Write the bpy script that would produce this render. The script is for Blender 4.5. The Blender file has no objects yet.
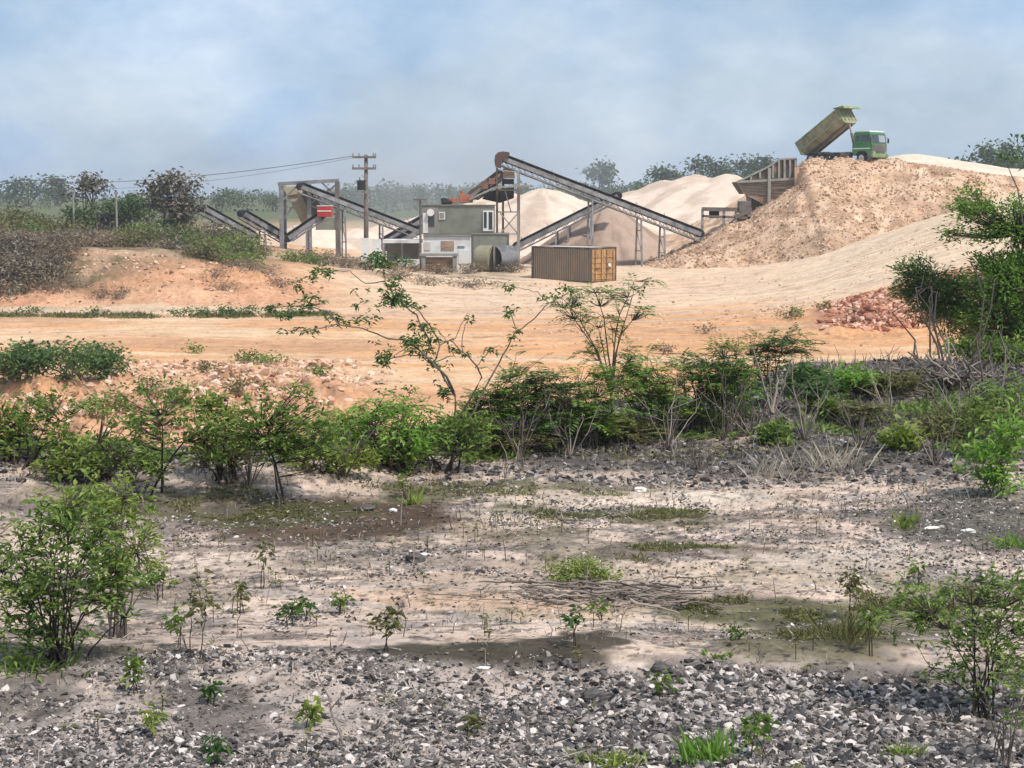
import bpy, math, random
import numpy as np
from mathutils import Vector, Matrix
random.seed(7)
RNG = np.random.default_rng(7)
R = math.radians
C = bpy.context.scene.collection

# ------------------------------------------------------------ camera
F = 1624.0
PITCH = R(6.46)
CAM = np.array([0.0, 0.0, 2.5])
cd = bpy.data.cameras.new('camera'); cam = bpy.data.objects.new('camera', cd); C.objects.link(cam)
cd.sensor_width = 36; cd.lens = F / 1024 * 36; cd.clip_end = 8000; cd.clip_start = 0.1
cam.location = CAM; cam.rotation_euler = (R(90) - PITCH, 0, 0)
bpy.context.scene.camera = cam

# ------------------------------------------------------------ world and sun
SUN_EL, SUN_AZ = R(57), R(134)       # azimuth clockwise from +Y (behind the plant); sun stands to the right
w = bpy.data.worlds.new('World'); bpy.context.scene.world = w; w.use_nodes = True
nt = w.node_tree; nt.nodes.clear()
out = nt.nodes.new('ShaderNodeOutputWorld'); bg = nt.nodes.new('ShaderNodeBackground')
sky = nt.nodes.new('ShaderNodeTexSky'); sky.sky_type = 'NISHITA'; sky.sun_disc = False
sky.sun_elevation = SUN_EL; sky.sun_rotation = SUN_AZ
sky.air_density = 1.1; sky.dust_density = 2.0; sky.ozone_density = 1.6
tc = nt.nodes.new('ShaderNodeTexCoord')
mp = nt.nodes.new('ShaderNodeMapping'); mp.inputs['Scale'].default_value = (1.0, 1.0, 1.7)
mp.inputs['Location'].default_value = (3.1, 0.4, 1.7)
n1 = nt.nodes.new('ShaderNodeTexNoise'); n1.inputs['Scale'].default_value = 5.5; n1.inputs['Detail'].default_value = 11; n1.inputs['Roughness'].default_value = 0.52
n1.inputs['Distortion'].default_value = 0.5
cr = nt.nodes.new('ShaderNodeValToRGB'); cr.color_ramp.elements[0].position = 0.36; cr.color_ramp.elements[1].position = 0.72
cr.color_ramp.elements[0].color = (0.62, 0.62, 0.62, 1); cr.color_ramp.elements[1].color = (0.97, 0.97, 0.97, 1)
n2 = nt.nodes.new('ShaderNodeTexNoise'); n2.inputs['Scale'].default_value = 8.0; n2.inputs['Detail'].default_value = 11; n2.inputs['Roughness'].default_value = .58
cr2 = nt.nodes.new('ShaderNodeValToRGB')
cr2.color_ramp.elements[0].position = 0.35; cr2.color_ramp.elements[1].position = 0.68
cr2.color_ramp.elements[0].color = (3.7, 5.5, 8.0, 1); cr2.color_ramp.elements[1].color = (7.6, 8.8, 10.2, 1)
mx = nt.nodes.new('ShaderNodeMix'); mx.data_type = 'RGBA'
L = nt.links.new
L(tc.outputs['Generated'], mp.inputs['Vector']); L(mp.outputs[0], n1.inputs['Vector']); L(mp.outputs[0], n2.inputs['Vector'])
L(n1.outputs['Fac'], cr.inputs[0]); L(n2.outputs['Fac'], cr2.inputs[0])
L(cr.outputs[0], mx.inputs[0]); L(sky.outputs[0], mx.inputs[6]); L(cr2.outputs[0], mx.inputs[7])
L(mx.outputs[2], bg.inputs['Color']); bg.inputs['Strength'].default_value = 0.106
L(bg.outputs[0], out.inputs['Surface'])
sl = bpy.data.lights.new('sun', 'SUN'); sl.energy = 3.6; sl.angle = R(4); sl.color = (1.0, 0.95, 0.88)
so = bpy.data.objects.new('sun', sl); C.objects.link(so)
sd = Vector((math.sin(SUN_AZ) * math.cos(SUN_EL), math.cos(SUN_AZ) * math.cos(SUN_EL), math.sin(SUN_EL)))
so.rotation_euler = sd.to_track_quat('Z', 'Y').to_euler()
sc = bpy.context.scene
sc.view_settings.view_transform = 'Standard'; sc.view_settings.look = 'None'; sc.view_settings.gamma = 1
sc.view_settings.use_curve_mapping = False
sc.view_settings.exposure = 0.0
sc.cycles.volume_bounces = 0; sc.cycles.volume_max_steps = 64
sc.cycles.max_bounces = 5; sc.cycles.transparent_max_bounces = 6

# ------------------------------------------------------------ pixel <-> place
cp, sp = math.cos(PITCH), math.sin(PITCH)
def ray(px, py):
    x, u = px - 512.0, 384.0 - py
    return np.array([x, u * sp + F * cp, u * cp - F * sp])
def at(px, py, Y):
    d = ray(px, py); return CAM + d * (Y / d[1])
def project(X, Y, Z):
    z = Z - CAM[2]
    dep = np.maximum(Y * cp - z * sp, 0.3)
    return 512 + F * X / dep, 384 - F * (Y * sp + z * cp) / dep

# ------------------------------------------------------------ numpy noise
def _h(ix, iy, s):
    n = (ix.astype(np.int64) * 374761393 + iy.astype(np.int64) * 668265263 + s * 1274126177) & 0xffffffff
    n = ((n ^ (n >> 13)) * 1274126177) & 0xffffffff
    return ((n ^ (n >> 16)) & 0xffff) / 65535.0
def vnoise(x, y, s=0):
    ix, iy = np.floor(x), np.floor(y); fx, fy = x - ix, y - iy
    fx = fx * fx * (3 - 2 * fx); fy = fy * fy * (3 - 2 * fy)
    a = _h(ix, iy, s); b = _h(ix + 1, iy, s); c = _h(ix, iy + 1, s); d = _h(ix + 1, iy + 1, s)
    return (a * (1 - fx) + b * fx) * (1 - fy) + (c * (1 - fx) + d * fx) * fy
def fbm(x, y, s=0, o=4, g=0.5):
    t = 0; a = 1; n = 0
    for k in range(o):
        t = t + a * vnoise(x * 2 ** k + 17.3 * k, y * 2 ** k - 9.1 * k, s + k); n += a; a *= g
    return t / n - 0.5
def sstep(a, b, x):
    t = np.clip((x - a) / (b - a), 0, 1); return t * t * (3 - 2 * t)

# ------------------------------------------------------------ terrain height
COLS = np.array([-300, 0, 150, 230, 300, 450, 600, 700, 800, 880, 940, 1024, 1300.])
TAB = [
 (26, [-6.5] * 10 + [-6.4, -6.0, -5.0]),
 (77, [-6.5] * 10 + [-6.4, -6.0, -5.0]),
 (83, [-6.5] * 7 + [-6.4, -6.0, -4.6, -4.0, -3.2, -2.0]),
 (95, [-6.4, -6.4, -6.4, -6.4, -6.4, -6.4, -6.3, -6.1, -5.6, -4.2, -3.2, -1.8, 0]),
 (97, [-6.2, -6.2, -6.2, -6.3, -6.3, -6.4, -6.3, -6.1, -5.6, -4.1, -3.0, -1.6, 0.1]),
 (102, [-4.4, -4.6, -3.6, -4.2, -5.7, -6.2, -6.2, -6.0, -5.4, -3.6, -2.4, -0.6, 1]),
 (106, [-3.5, -3.5, -3.2, -3.8, -5.3, -6.2, -6.2, -6.0, -5.4, -3.6, -2.4, -0.4, 1.2]),
 (115, [-2.8, -3.0, -2.9, -3.4, -4.8, -6.0, -6.1, -5.8, -5.1, -3.2, -1.6, .2, 2]),
 (130, [-2.2, -2.5, -2.4, -3.2, -4.5, -5.8, -5.8, -5.5, -4.8, -2.6, -1.0, .8, 2]),
 (150, [-2.0, -2.5, -2.6, -3.3, -4.6, -5.6, -5.6, -5.3, -4.4, -1.8, -.4, 1.0, 1.2]),
 (200, [-3.5] * 3 + [-4.5] * 7 + [-3, -2, 0]),
 (300, [-3.0] * 13),
 (500, [-1.0] * 13),
 (1500, [1.5] * 13)]
TD = np.log(np.array([t[0] for t in TAB], float)); TZ = np.array([t[1] for t in TAB])
_fc = np.linspace(COLS[0], COLS[-1], 161); _g = np.exp(-.5 * (np.arange(-12, 13) / 4.5) ** 2); _g /= _g.sum()
TZ = np.array([np.convolve(np.pad(np.interp(_fc, COLS, r_), 12, mode='edge'), _g, mode='valid') for r_ in TZ]); COLS = _fc
def plat_edge(px):
    return np.interp(px, [0, 200, 380, 480, 600, 740, 800, 1024, 1300], [15.6, 15.6, 16.6, 18.2, 19.5, 21.0, 22.5, 23.8, 25])
def ground(X, Y, fine=True):
    X = np.asarray(X, float); Y = np.asarray(Y, float)
    Yc = np.maximum(Y, 5.0)
    px = 512 + F * X / (Yc * 0.996 + 0.3)
    ld = np.log(np.clip(Yc, 26, 1500)); i = np.clip(np.searchsorted(TD, ld) - 1, 0, len(TD) - 2)
    t = (ld - TD[i]) / (TD[i + 1] - TD[i])
    pc = np.clip(px, COLS[0], COLS[-1]); j = np.clip(np.searchsorted(COLS, pc) - 1, 0, len(COLS) - 2)
    s = (pc - COLS[j]) / (COLS[j + 1] - COLS[j]); far = (TZ[i, j] * (1 - t) + TZ[i + 1, j] * t) * (1 - s) + (TZ[i, j + 1] * (1 - t) + TZ[i + 1, j + 1] * t) * s
    amp = np.clip((Yc - 30) / 100, 0, 1)
    bank = np.exp(-((Yc - 101) / 4.5) ** 2) * sstep(330, 240, px) + np.exp(-((Yc - 80) / 3.5) ** 2) * sstep(790, 850, px)
    far = far + fbm(X * .11, Y * .11, 3, 4) * (0.25 + 0.35 * amp) + bank * fbm(X * .5, Y * .5, 5, 4, .6) * 1.5
    hill = sstep(99, 106, Yc) * sstep(290, 180, px) * sstep(180, 150, Yc)
    far = far + hill * fbm(X * .16, Y * .16, 8, 3) * 1.2
    # the near shelf the picture is taken from
    near = -2.5 + fbm(X * .45, Y * .45, 11, 3) * 0.16
    near = near + 0.10 * sstep(9.6, 8.3, Yc) + 0.07 * np.exp(-((Y - 8.2 - X * .12) / .35) ** 2)
    e = plat_edge(px) + fbm(X * .5, Y * .2, 21, 3) * 1.5
    near = near + (0.32 - .22 * sstep(650, 800, px)) * np.exp(-((Y - e + 1.3) / 1.1) ** 2) * (0.6 + fbm(X * .8, Y * .8, 31, 2))
    near = near + sstep(700, 850, px) * sstep(15, 19, Y) * (0.08 + 0.6 * fbm(X * .5, Y * .5, 33, 3))
    k = sstep(0, 7.0, Y - e)
    z = near * (1 - k) + far * k + k * (1 - k) * fbm(X * .6, Y * .6, 41, 3) * 2
    # rubble ground on the quarry floor at the left
    rub = sstep(38, 44, Yc) * sstep(66, 56, Yc) * sstep(420, 300, px)
    z = z + rub * fbm(X * .5, Y * .5, 51, 5, .68) * 2.1
    if fine:
        z = z + fbm(X * 3.1, Y * 3.1, 61, 3) * 0.05 * sstep(40, 15, Yc) + fbm(X * 1.1, Y * 1.1, 66, 3) * .10 * sstep(20, 60, Yc) * sstep(160, 120, Yc)
    return z + CAM[2]
def gz(x, y): return float(ground(np.array([x]), np.array([y]))[0])
_ys = np.concatenate([np.linspace(5, 40, 1400), np.linspace(40, 400, 1800)[1:]])
def at_ground(px, py):
    d = ray(px, py); t = _ys / d[1]
    P = CAM[None] + d[None] * t[:, None]
    below = P[:, 2] < ground(P[:, 0], P[:, 1])
    k = int(np.argmax(below)) if below.any() else len(t) - 1
    p = P[k].copy(); p[2] = gz(p[0], p[1]); return p

# the made-up bank the tipper stands on
def embank(X, Y):
    top = 5.55 - .15 * np.clip(X - 34, 0, 12) - .03 * np.clip(X - 46, 0, 60) + np.clip(Y - 138, 0, 14) * .12 * sstep(31, 38, X) + fbm(X * .2, Y * .2, 71, 3) * .4 + .55 * np.exp(-((Y - 138.6) / .8) ** 2) * sstep(24.2, 25, X) * sstep(34.5, 32, X) * (.8 + fbm(X * 1.2, Y * 0, 79, 3))
    dx = np.maximum(24.3 - X, 0); dy = np.maximum(137.5 + fbm(X * .12, Y * 0, 75, 2) * 3.0 - Y, 0); db = np.maximum(Y - 160, 0)
    d = np.sqrt(dx ** 2 + dy ** 2 + db ** 2)
    d = np.maximum(d - 0.25, 0)
    dl = np.interp(dx, [0, .3, 4.5, 8.4, 12.7, 18, 30], [0, 1.7, 4.6, 6.5, 8.1, 9.8, 14])
    z = top - np.sqrt(dl ** 2 + (dy * .64) ** 2 + (db * .5) ** 2)
    z = z + fbm(X * .45, Y * .45, 73, 4, .6) * 1.1 * sstep(0, 3, d)
    # a second bench half way down on the right
    bench = sstep(30, 40, X) * 0.9 * np.exp(-((Y - 131) / 2.2) ** 2)
    return z + bench

# ------------------------------------------------------------ mesh helpers
def mesh_np(name, V, Fc, mat, parent=None, smooth=False, cols=None):
    """V (n,3); Fc (m,k) int array; one mesh object"""
    me = bpy.data.meshes.new(name); V = np.ascontiguousarray(V, dtype=np.float32); Fc = np.ascontiguousarray(Fc, dtype=np.int32)
    m, k = Fc.shape
    me.vertices.add(len(V)); me.vertices.foreach_set('co', V.ravel())
    me.loops.add(m * k); me.loops.foreach_set('vertex_index', Fc.ravel())
    me.polygons.add(m); me.polygons.foreach_set('loop_start', np.arange(m, dtype=np.int32) * k)
    try: me.polygons.foreach_set('loop_total', np.full(m, k, dtype=np.int32))
    except Exception: pass
    me.polygons.foreach_set('use_smooth', np.full(m, smooth, dtype=bool))
    if cols is not None:
        a = me.color_attributes.new('tint', 'FLOAT_COLOR', 'POINT')
        c = np.ones((len(V), 4), np.float32); c[:, :cols.shape[1]] = cols; a.data.foreach_set('color', c.ravel())
    me.update(calc_edges=True)
    me.materials.append(mat)
    o = bpy.data.objects.new(name, me); C.objects.link(o)
    if parent: o.parent = parent
    return o
def tag(o, label=None, cat=None, group=None, kind=None):
    if label: o['label'] = label
    if cat: o['category'] = cat
    if group: o['group'] = group
    if kind: o['kind'] = kind
    return o
def thing(name, label, cat, loc=(0, 0, 0), rz=0, group=None):
    o = bpy.data.objects.new(name, None); C.objects.link(o); o.empty_display_size = .2
    o.location = tuple(float(v) for v in loc); o.rotation_euler = (0, 0, rz)
    return tag(o, label, cat, group)
class MB:
    def __init__(s): s.v = []; s.f = []
    def add(s, vs, fs):
        b = len(s.v); s.v += [tuple(float(c) for c in v) for v in vs]; s.f += [tuple(b + i for i in f) for f in fs]; return s
    def box(s, c, d, M=None):
        x, y, z = d[0] / 2, d[1] / 2, d[2] / 2
        vs = [Vector((sx * x, sy * y, sz * z)) for sz in (-1, 1) for sy in (-1, 1) for sx in (-1, 1)]
        if M is not None: vs = [M @ v for v in vs]
        return s.add([v + Vector(c) for v in vs], [(0, 2, 3, 1), (4, 5, 7, 6), (0, 1, 5, 4), (2, 6, 7, 3), (0, 4, 6, 2), (1, 3, 7, 5)])
    def beam(s, a, b, w, h=None, up=(0, 0, 1)):
        a, b = Vector(a), Vector(b); h = h or w; d = b - a; L_ = d.length
        if L_ < 1e-6: return s
        z = d.normalized(); x = z.cross(Vector(up))
        if x.length < 1e-3: x = z.cross(Vector((0, 1, 0)))
        x.normalize(); y = x.cross(z)
        M = Matrix((x, y, z)).transposed()
        return s.box((a + b) / 2, (w, h, L_), M)
    def tube(s, a, b, r, r2=None, n=10, cap=True):
        a, b = Vector(a), Vector(b); r2 = r if r2 is None else r2
        z = (b - a).normalized(); x = z.orthogonal().normalized(); y = z.cross(x)
        vs = [];
        for c, q in ((a, r), (b, r2)):
            for i in range(n):
                t = 2 * math.pi * i / n; vs.append(c + x * q * math.cos(t) + y * q * math.sin(t))
        fs = [(i, (i + 1) % n, n + (i + 1) % n, n + i) for i in range(n)]
        if cap: fs += [tuple(range(n))[::-1], tuple(range(n, 2 * n))]
        return s.add(vs, fs)
    def prism(s, prof, y0, y1):
        """profile in xz extruded along y"""
        n = len(prof)
        vs = [(x, y0, z) for x, z in prof] + [(x, y1, z) for x, z in prof]
        return s.add(vs, [tuple(range(n)), tuple(range(n, 2 * n))[::-1]] + [(i, n + i, n + (i + 1) % n, (i + 1) % n) for i in range(n)])
    def build(s, name, mat, parent=None, smooth=False, bevel=0):
        me = bpy.data.meshes.new(name); me.from_pydata(s.v, [], s.f); me.materials.append(mat)
        import bmesh
        bm = bmesh.new(); bm.from_mesh(me); bmesh.ops.recalc_face_normals(bm, faces=bm.faces); bm.to_mesh(me); bm.free()
        if smooth: me.polygons.foreach_set('use_smooth', [True] * len(me.polygons))
        me.update()
        o = bpy.data.objects.new(name, me); C.objects.link(o)
        if parent: o.parent = parent
        if bevel:
            b = o.modifiers.new('bevel', 'BEVEL'); b.width = bevel; b.segments = 2; b.limit_method = 'ANGLE'
        return o
def tubes_np(polys, n=4):
    """polys: list of (pts (k,3), radii (k,)) -> V, quads"""
    V = []; Q = []; b = 0
    ang = np.arange(n) * 2 * np.pi / n
    for P, r in polys:
        P = np.asarray(P, float); r = np.asarray(r, float); k = len(P)
        T = np.gradient(P, axis=0); T /= np.linalg.norm(T, axis=1)[:, None] + 1e-9
        ref = np.where(np.abs(T[:, 2:3]) > .9, np.array([[1., 0, 0]]), np.array([[0, 0, 1.]]))
        X = np.cross(T, ref); X /= np.linalg.norm(X, axis=1)[:, None] + 1e-9; Y = np.cross(T, X)
        ring = P[:, None] + (X[:, None] * np.cos(ang)[None, :, None] + Y[:, None] * np.sin(ang)[None, :, None]) * r[:, None, None]
        V.append(ring.reshape(-1, 3))
        i = np.arange(k - 1)[:, None] * n; j = np.arange(n)[None]; j2 = (j + 1) % n
        Q.append(np.stack([i + j, i + j2, i + n + j2, i + n + j], -1).reshape(-1, 4) + b); b += k * n
    return np.concatenate(V), np.concatenate(Q)
def leaves_np(P, D, U, ln, wd, fold=.25, droop=.0):
    """rhombic folded leaves: base, left, tip, right -> V, tris"""
    N = len(P)
    D = D / (np.linalg.norm(D, axis=1)[:, None] + 1e-9)
    S = np.cross(D, U); S /= np.linalg.norm(S, axis=1)[:, None] + 1e-9; W = np.cross(S, D)
    mid = P + D * (ln * .45)[:, None]
    a = P; l = mid - S * (wd * .5)[:, None] + W * (wd * fold)[:, None]; r = mid + S * (wd * .5)[:, None] + W * (wd * fold)[:, None]
    t = P + D * ln[:, None]; t[:, 2] -= ln * droop
    V = np.stack([a, l, t, r], 1).reshape(-1, 3); b = np.arange(N)[:, None] * 4
    T = np.concatenate([b + np.array([[0, 2, 1]]), b + np.array([[0, 3, 2]])])
    return V, T

# ------------------------------------------------------------ materials
def mat(name, c1, c2=None, scale=6, detail=6, rough=.85, bump=0, bscale=None, metal=0, island=0, c3=None, p=(.35, .65), coord='Object', mapscale=None, spec=.3, bdist=.02):
    m = bpy.data.materials.new(name); m.use_nodes = True; t = m.node_tree; N = t.nodes; b = N['Principled BSDF']; K = t.links.new
    b.inputs['Roughness'].default_value = rough; b.inputs['Metallic'].default_value = metal; b.inputs['Specular IOR Level'].default_value = spec
    co = N.new('ShaderNodeTexCoord'); src = co.outputs[coord]
    if mapscale:
        mm = N.new('ShaderNodeMapping'); mm.inputs['Scale'].default_value = mapscale; K(src, mm.inputs[0]); src = mm.outputs[0]
    if c2 is None: c2 = tuple(v * .75 for v in c1)
    n = N.new('ShaderNodeTexNoise'); n.inputs['Scale'].default_value = scale; n.inputs['Detail'].default_value = detail; n.inputs['Roughness'].default_value = .6; K(src, n.inputs['Vector'])
    r = N.new('ShaderNodeValToRGB'); e = r.color_ramp.elements; e[0].position, e[1].position = p; e[0].color = (*c1, 1); e[1].color = (*c2, 1)
    if c3:
        x = e.new((p[0] + p[1]) / 2); x.color = (*c3, 1)
    col = r.outputs[0]
    if island:
        g = N.new('ShaderNodeNewGeometry'); K(g.outputs['Random Per Island'], r.inputs[0])
        h = N.new('ShaderNodeHueSaturation'); K(col, h.inputs['Color'])
        mr = N.new('ShaderNodeMapRange'); mr.inputs['To Min'].default_value = 1 - island; mr.inputs['To Max'].default_value = 1 + island
        K(n.outputs['Fac'], mr.inputs['Value']); K(mr.outputs[0], h.inputs['Value']); col = h.outputs[0]
    else: K(n.outputs['Fac'], r.inputs[0])
    K(col, b.inputs['Base Color'])
    if bump:
        n2 = N.new('ShaderNodeTexNoise'); n2.inputs['Scale'].default_value = bscale or scale * 4; n2.inputs['Detail'].default_value = 5; K(src, n2.inputs['Vector'])
        bp = N.new('ShaderNodeBump'); bp.inputs['Strength'].default_value = bump; bp.inputs['Distance'].default_value = bdist; K(n2.outputs['Fac'], bp.inputs['Height']); K(bp.outputs[0], b.inputs['Normal'])
    return m
def leafmat(name, dark, mid, light, trans=.35):
    m = mat(name, dark, light, c3=mid, island=.18, scale=1.5, rough=.55, p=(0.05, .95), spec=.35)
    t = m.node_tree; b = t.nodes['Principled BSDF']; o = t.nodes['Material Output']
    tr = t.nodes.new('ShaderNodeBsdfTranslucent'); mx = t.nodes.new('ShaderNodeMixShader'); mx.inputs[0].default_value = trans
    src = b.inputs['Base Color'].links[0].from_socket
    hs = t.nodes.new('ShaderNodeHueSaturation'); hs.inputs['Hue'].default_value = .485; hs.inputs['Value'].default_value = 1.5; t.links.new(src, hs.inputs['Color'])
    t.links.new(hs.outputs[0], tr.inputs['Color']); t.links.new(b.outputs[0], mx.inputs[1]); t.links.new(tr.outputs[0], mx.inputs[2]); t.links.new(mx.outputs[0], o.inputs[0])
    return m

def tintmat(name, near_scale, bump, bscale, var=.25, bdist=.03, streak=0):
    """ground: colour of the place from the 'tint' attribute, broken up by noise at several sizes"""
    m = bpy.data.materials.new(name); m.use_nodes = True; t = m.node_tree; N = t.nodes; K = t.links.new; b = N['Principled BSDF']
    b.inputs['Roughness'].default_value = .95; b.inputs['Specular IOR Level'].default_value = .15
    a = N.new('ShaderNodeAttribute'); a.attribute_name = 'tint'; co = N.new('ShaderNodeTexCoord')
    col = a.outputs['Color']
    for sc_, v, mpz in ((near_scale, var, None), (near_scale * .17, var * .8, None), (near_scale * 5, var * .7, None)):
        n = N.new('ShaderNodeTexNoise'); n.inputs['Scale'].default_value = sc_; n.inputs['Detail'].default_value = 7; n.inputs['Roughness'].default_value = .65
        K(co.outputs['Object'], n.inputs['Vector'])
        mr = N.new('ShaderNodeMapRange'); mr.inputs['From Min'].default_value = .3; mr.inputs['From Max'].default_value = .7
        mr.inputs['To Min'].default_value = 1 - v; mr.inputs['To Max'].default_value = 1 + v * .7; mr.clamp = True
        K(n.outputs['Fac'], mr.inputs['Value'])
        h = N.new('ShaderNodeHueSaturation'); K(mr.outputs[0], h.inputs['Value']); K(col, h.inputs['Color']); col = h.outputs[0]
    K(col, b.inputs['Base Color'])
    n2 = N.new('ShaderNodeTexNoise'); n2.inputs['Scale'].default_value = bscale; n2.inputs['Detail'].default_value = 8; n2.inputs['Roughness'].default_value = .65; K(co.outputs['Object'], n2.inputs['Vector'])
    bp = N.new('ShaderNodeBump'); bp.inputs['Strength'].default_value = bump; bp.inputs['Distance'].default_value = bdist; K(n2.outputs['Fac'], bp.inputs['Height']); K(bp.outputs[0], b.inputs['Normal'])
    return m
M = {}
M['ground'] = tintmat('dirt', 5.0, .7, 14, .30, .05)
M['bank'] = tintmat('rubble_dirt', 1.6, .7, 2.6, .22, .25)
M['pile'] = tintmat('crushed_stone', 1.0, .6, 3.0, .10, .15)
M['stone'] = mat('grey_stone', (.020, .020, .022), (.70, .60, .54), c3=(.22, .195, .185), island=.35, scale=30, detail=4, rough=.85, bump=.4, bscale=60, p=(.0, .97), bdist=.005)
_e = M['stone'].node_tree.nodes['Color Ramp'].color_ramp.elements; _e[1].color = (.13, .114, .106, 1); _x = _e.new(.80); _x.color = (.38, .33, .30, 1)
M['rock'] = mat('pink_rock', (.17, .08, .05), (.80, .58, .44), c3=(.60, .36, .23), island=.25, scale=5, rough=.95, bump=.5, bscale=9, p=(.0, 1.))
M['redrock'] = mat('red_rock', (.20, .06, .035), (.74, .50, .37), c3=(.52, .24, .14), island=.25, scale=5, rough=.95, bump=.5, bscale=9, p=(.0, 1.))
M['tanrock'] = mat('tan_rock', (.30, .185, .115), (.80, .60, .43), c3=(.58, .38, .245), island=.2, scale=3, rough=.95, p=(.0, 1.))
M['steel'] = mat('pale_steel', (.34, .335, .34), (.15, .14, .135), scale=1.3, rough=.6, metal=.0)
M['dsteel'] = mat('dark_steel', (.10, .095, .09), (.20, .16, .13), scale=1.5, rough=.7)
M['rust'] = mat('rusty_steel', (.12, .07, .045), (.26, .18, .125), c3=(.085, .07, .06), scale=1.2, rough=.85)
M['belt'] = mat('rubber_belt', (.018, .018, .02), (.045, .04, .04), scale=2, rough=.8)
M['black'] = mat('black_rubber', (.018, .018, .018), (.03, .028, .026), rough=.8)
M['green'] = mat('truck_green_paint', (.03, .20, .06), (.17, .24, .12), scale=1.6, detail=9, rough=.5, p=(.42, .75))
M['bedgreen'] = mat('dusty_green_steel', (.10, .26, .09), (.36, .34, .21), c3=(.22, .29, .14), scale=1.1, detail=9, rough=.8, p=(.38, .58))
M['bedrust'] = mat('dusty_bed_steel', (.40, .34, .22), (.17, .17, .09), scale=.9, detail=9, rough=.85, p=(.4, .65))
M['glass'] = mat('dark_glass', (.03, .04, .045), (.05, .06, .07), scale=1, rough=.08, spec=.8)
M['paleglass'] = mat('dusty_glass', (.25, .28, .30), (.35, .37, .38), scale=1, rough=.15, spec=.6)
M['white'] = mat('white_paint', (.78, .77, .74), (.55, .51, .46), scale=1.1, detail=9, rough=.6, p=(.5, .75))
M['greenbox'] = mat('faded_green_cladding', (.27, .28, .22), (.19, .185, .15), scale=.9, detail=9, rough=.75, p=(.4, .65))
M['greybox'] = mat('grey_cladding', (.22, .20, .18), (.30, .28, .25), scale=.9, rough=.75)
M['contside'] = mat('weathered_container_side', (.38, .29, .20), (.50, .33, .16), c3=(.27, .22, .17), scale=.55, detail=8, rough=.8, mapscale=(1.0, 1.0, .35), p=(.36, .66))
M['contdoor'] = mat('ochre_container_door', (.52, .31, .13), (.30, .16, .08), scale=1.6, detail=9, rough=.75, p=(.4, .68))
M['conttop'] = mat('pale_container_roof', (.62, .58, .53), (.42, .34, .28), scale=1.2, rough=.7, p=(.5, .8))
M['concrete'] = mat('concrete', (.36, .34, .30), (.26, .25, .22), scale=1.4, rough=.9)
M['wood'] = mat('pole_wood', (.22, .19, .16), (.14, .11, .09), scale=3, rough=.9)
M['red'] = mat('red_paint', (.55, .035, .03), (.42, .05, .04), scale=2, rough=.5)
M['orange'] = mat('orange_paint', (.48, .15, .07), (.25, .11, .07), scale=2, rough=.6)
M['plank'] = mat('dusty_brown_panel', (.44, .30, .20), (.20, .13, .09), c3=(.33, .23, .16), scale=1.3, detail=9, rough=.9, mapscale=(.6, .6, 2.4), p=(.38, .62))
M['yellow'] = mat('dusty_yellow_steel', (.55, .47, .30), (.40, .34, .24), scale=1.3, rough=.8)
M['bark'] = mat('grey_bark', (.11, .085, .065), (.21, .17, .14), scale=14, rough=.95)
M['darkbark'] = mat('dark_bark', (.035, .027, .022), (.08, .06, .05), scale=14, rough=.95)
M['dead'] = mat('dry_wood', (.42, .35, .29), (.09, .07, .055), island=.2, scale=5, rough=.95, p=(0, 1))
M['leaf'] = leafmat('bush_leaf', (0.065, 0.115, 0.022), (0.14, 0.23, 0.04), (0.31, 0.4, 0.1))
M['leaf_y'] = leafmat('yellow_green_leaf', (0.12, 0.17, 0.025), (0.22, 0.3, 0.045), (0.38, 0.44, 0.11))
M['leaf_d'] = leafmat('deep_green_leaf', (0.03, 0.075, 0.022), (0.075, 0.155, 0.038), (0.17, 0.27, 0.075))
M['leaf_b'] = leafmat('bright_leaf', (0.11, 0.23, 0.03), (0.18, 0.35, 0.05), (0.32, 0.48, 0.1))
M['leaf_f'] = leafmat('fern_leaf', (0.055, 0.115, 0.018), (0.125, 0.23, 0.034), (0.25, 0.37, 0.07))
M['leaf_t'] = leafmat('tree_leaf', (.06, .14, .022), (.13, .27, .04), (.25, .40, .08))
M['leaf_o'] = leafmat('olive_leaf', (0.085, 0.09, 0.032), (0.16, 0.16, 0.055), (0.28, 0.27, 0.1))
M['leaf_br'] = leafmat('dry_brown_leaf', (.13, .09, .055), (.27, .20, .13), (.44, .36, .25), .2)
M['leaf_gy'] = leafmat('grey_topped_leaf', (.055, .055, .035), (.14, .125, .08), (.40, .34, .26), .15)
M['leaf_far'] = leafmat('far_leaf', (0.04, 0.065, 0.022), (0.07, 0.105, 0.036), (0.12, 0.16, 0.055), .15)
M['pale_straw'] = mat('pale_straw', (.58, .52, .42), (.30, .25, .18), island=.2, scale=8, rough=.95, p=(0, 1))
M['darkstone'] = mat('dark_grey_stone', (.02, .02, .022), (.50, .45, .42), island=.35, scale=30, detail=4, rough=.9, bump=.4, bscale=60, p=(.0, 1.), bdist=.005)
_e = M['darkstone'].node_tree.nodes['Color Ramp'].color_ramp.elements; _x = _e.new(.6); _x.color = (.10, .09, .087, 1); _x = _e.new(.9); _x.color = (.24, .215, .205, 1)
M['straw'] = mat('dry_straw', (.46, .38, .27), (.07, .055, .04), island=.2, scale=8, rough=.95, p=(0, 1))

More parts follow.
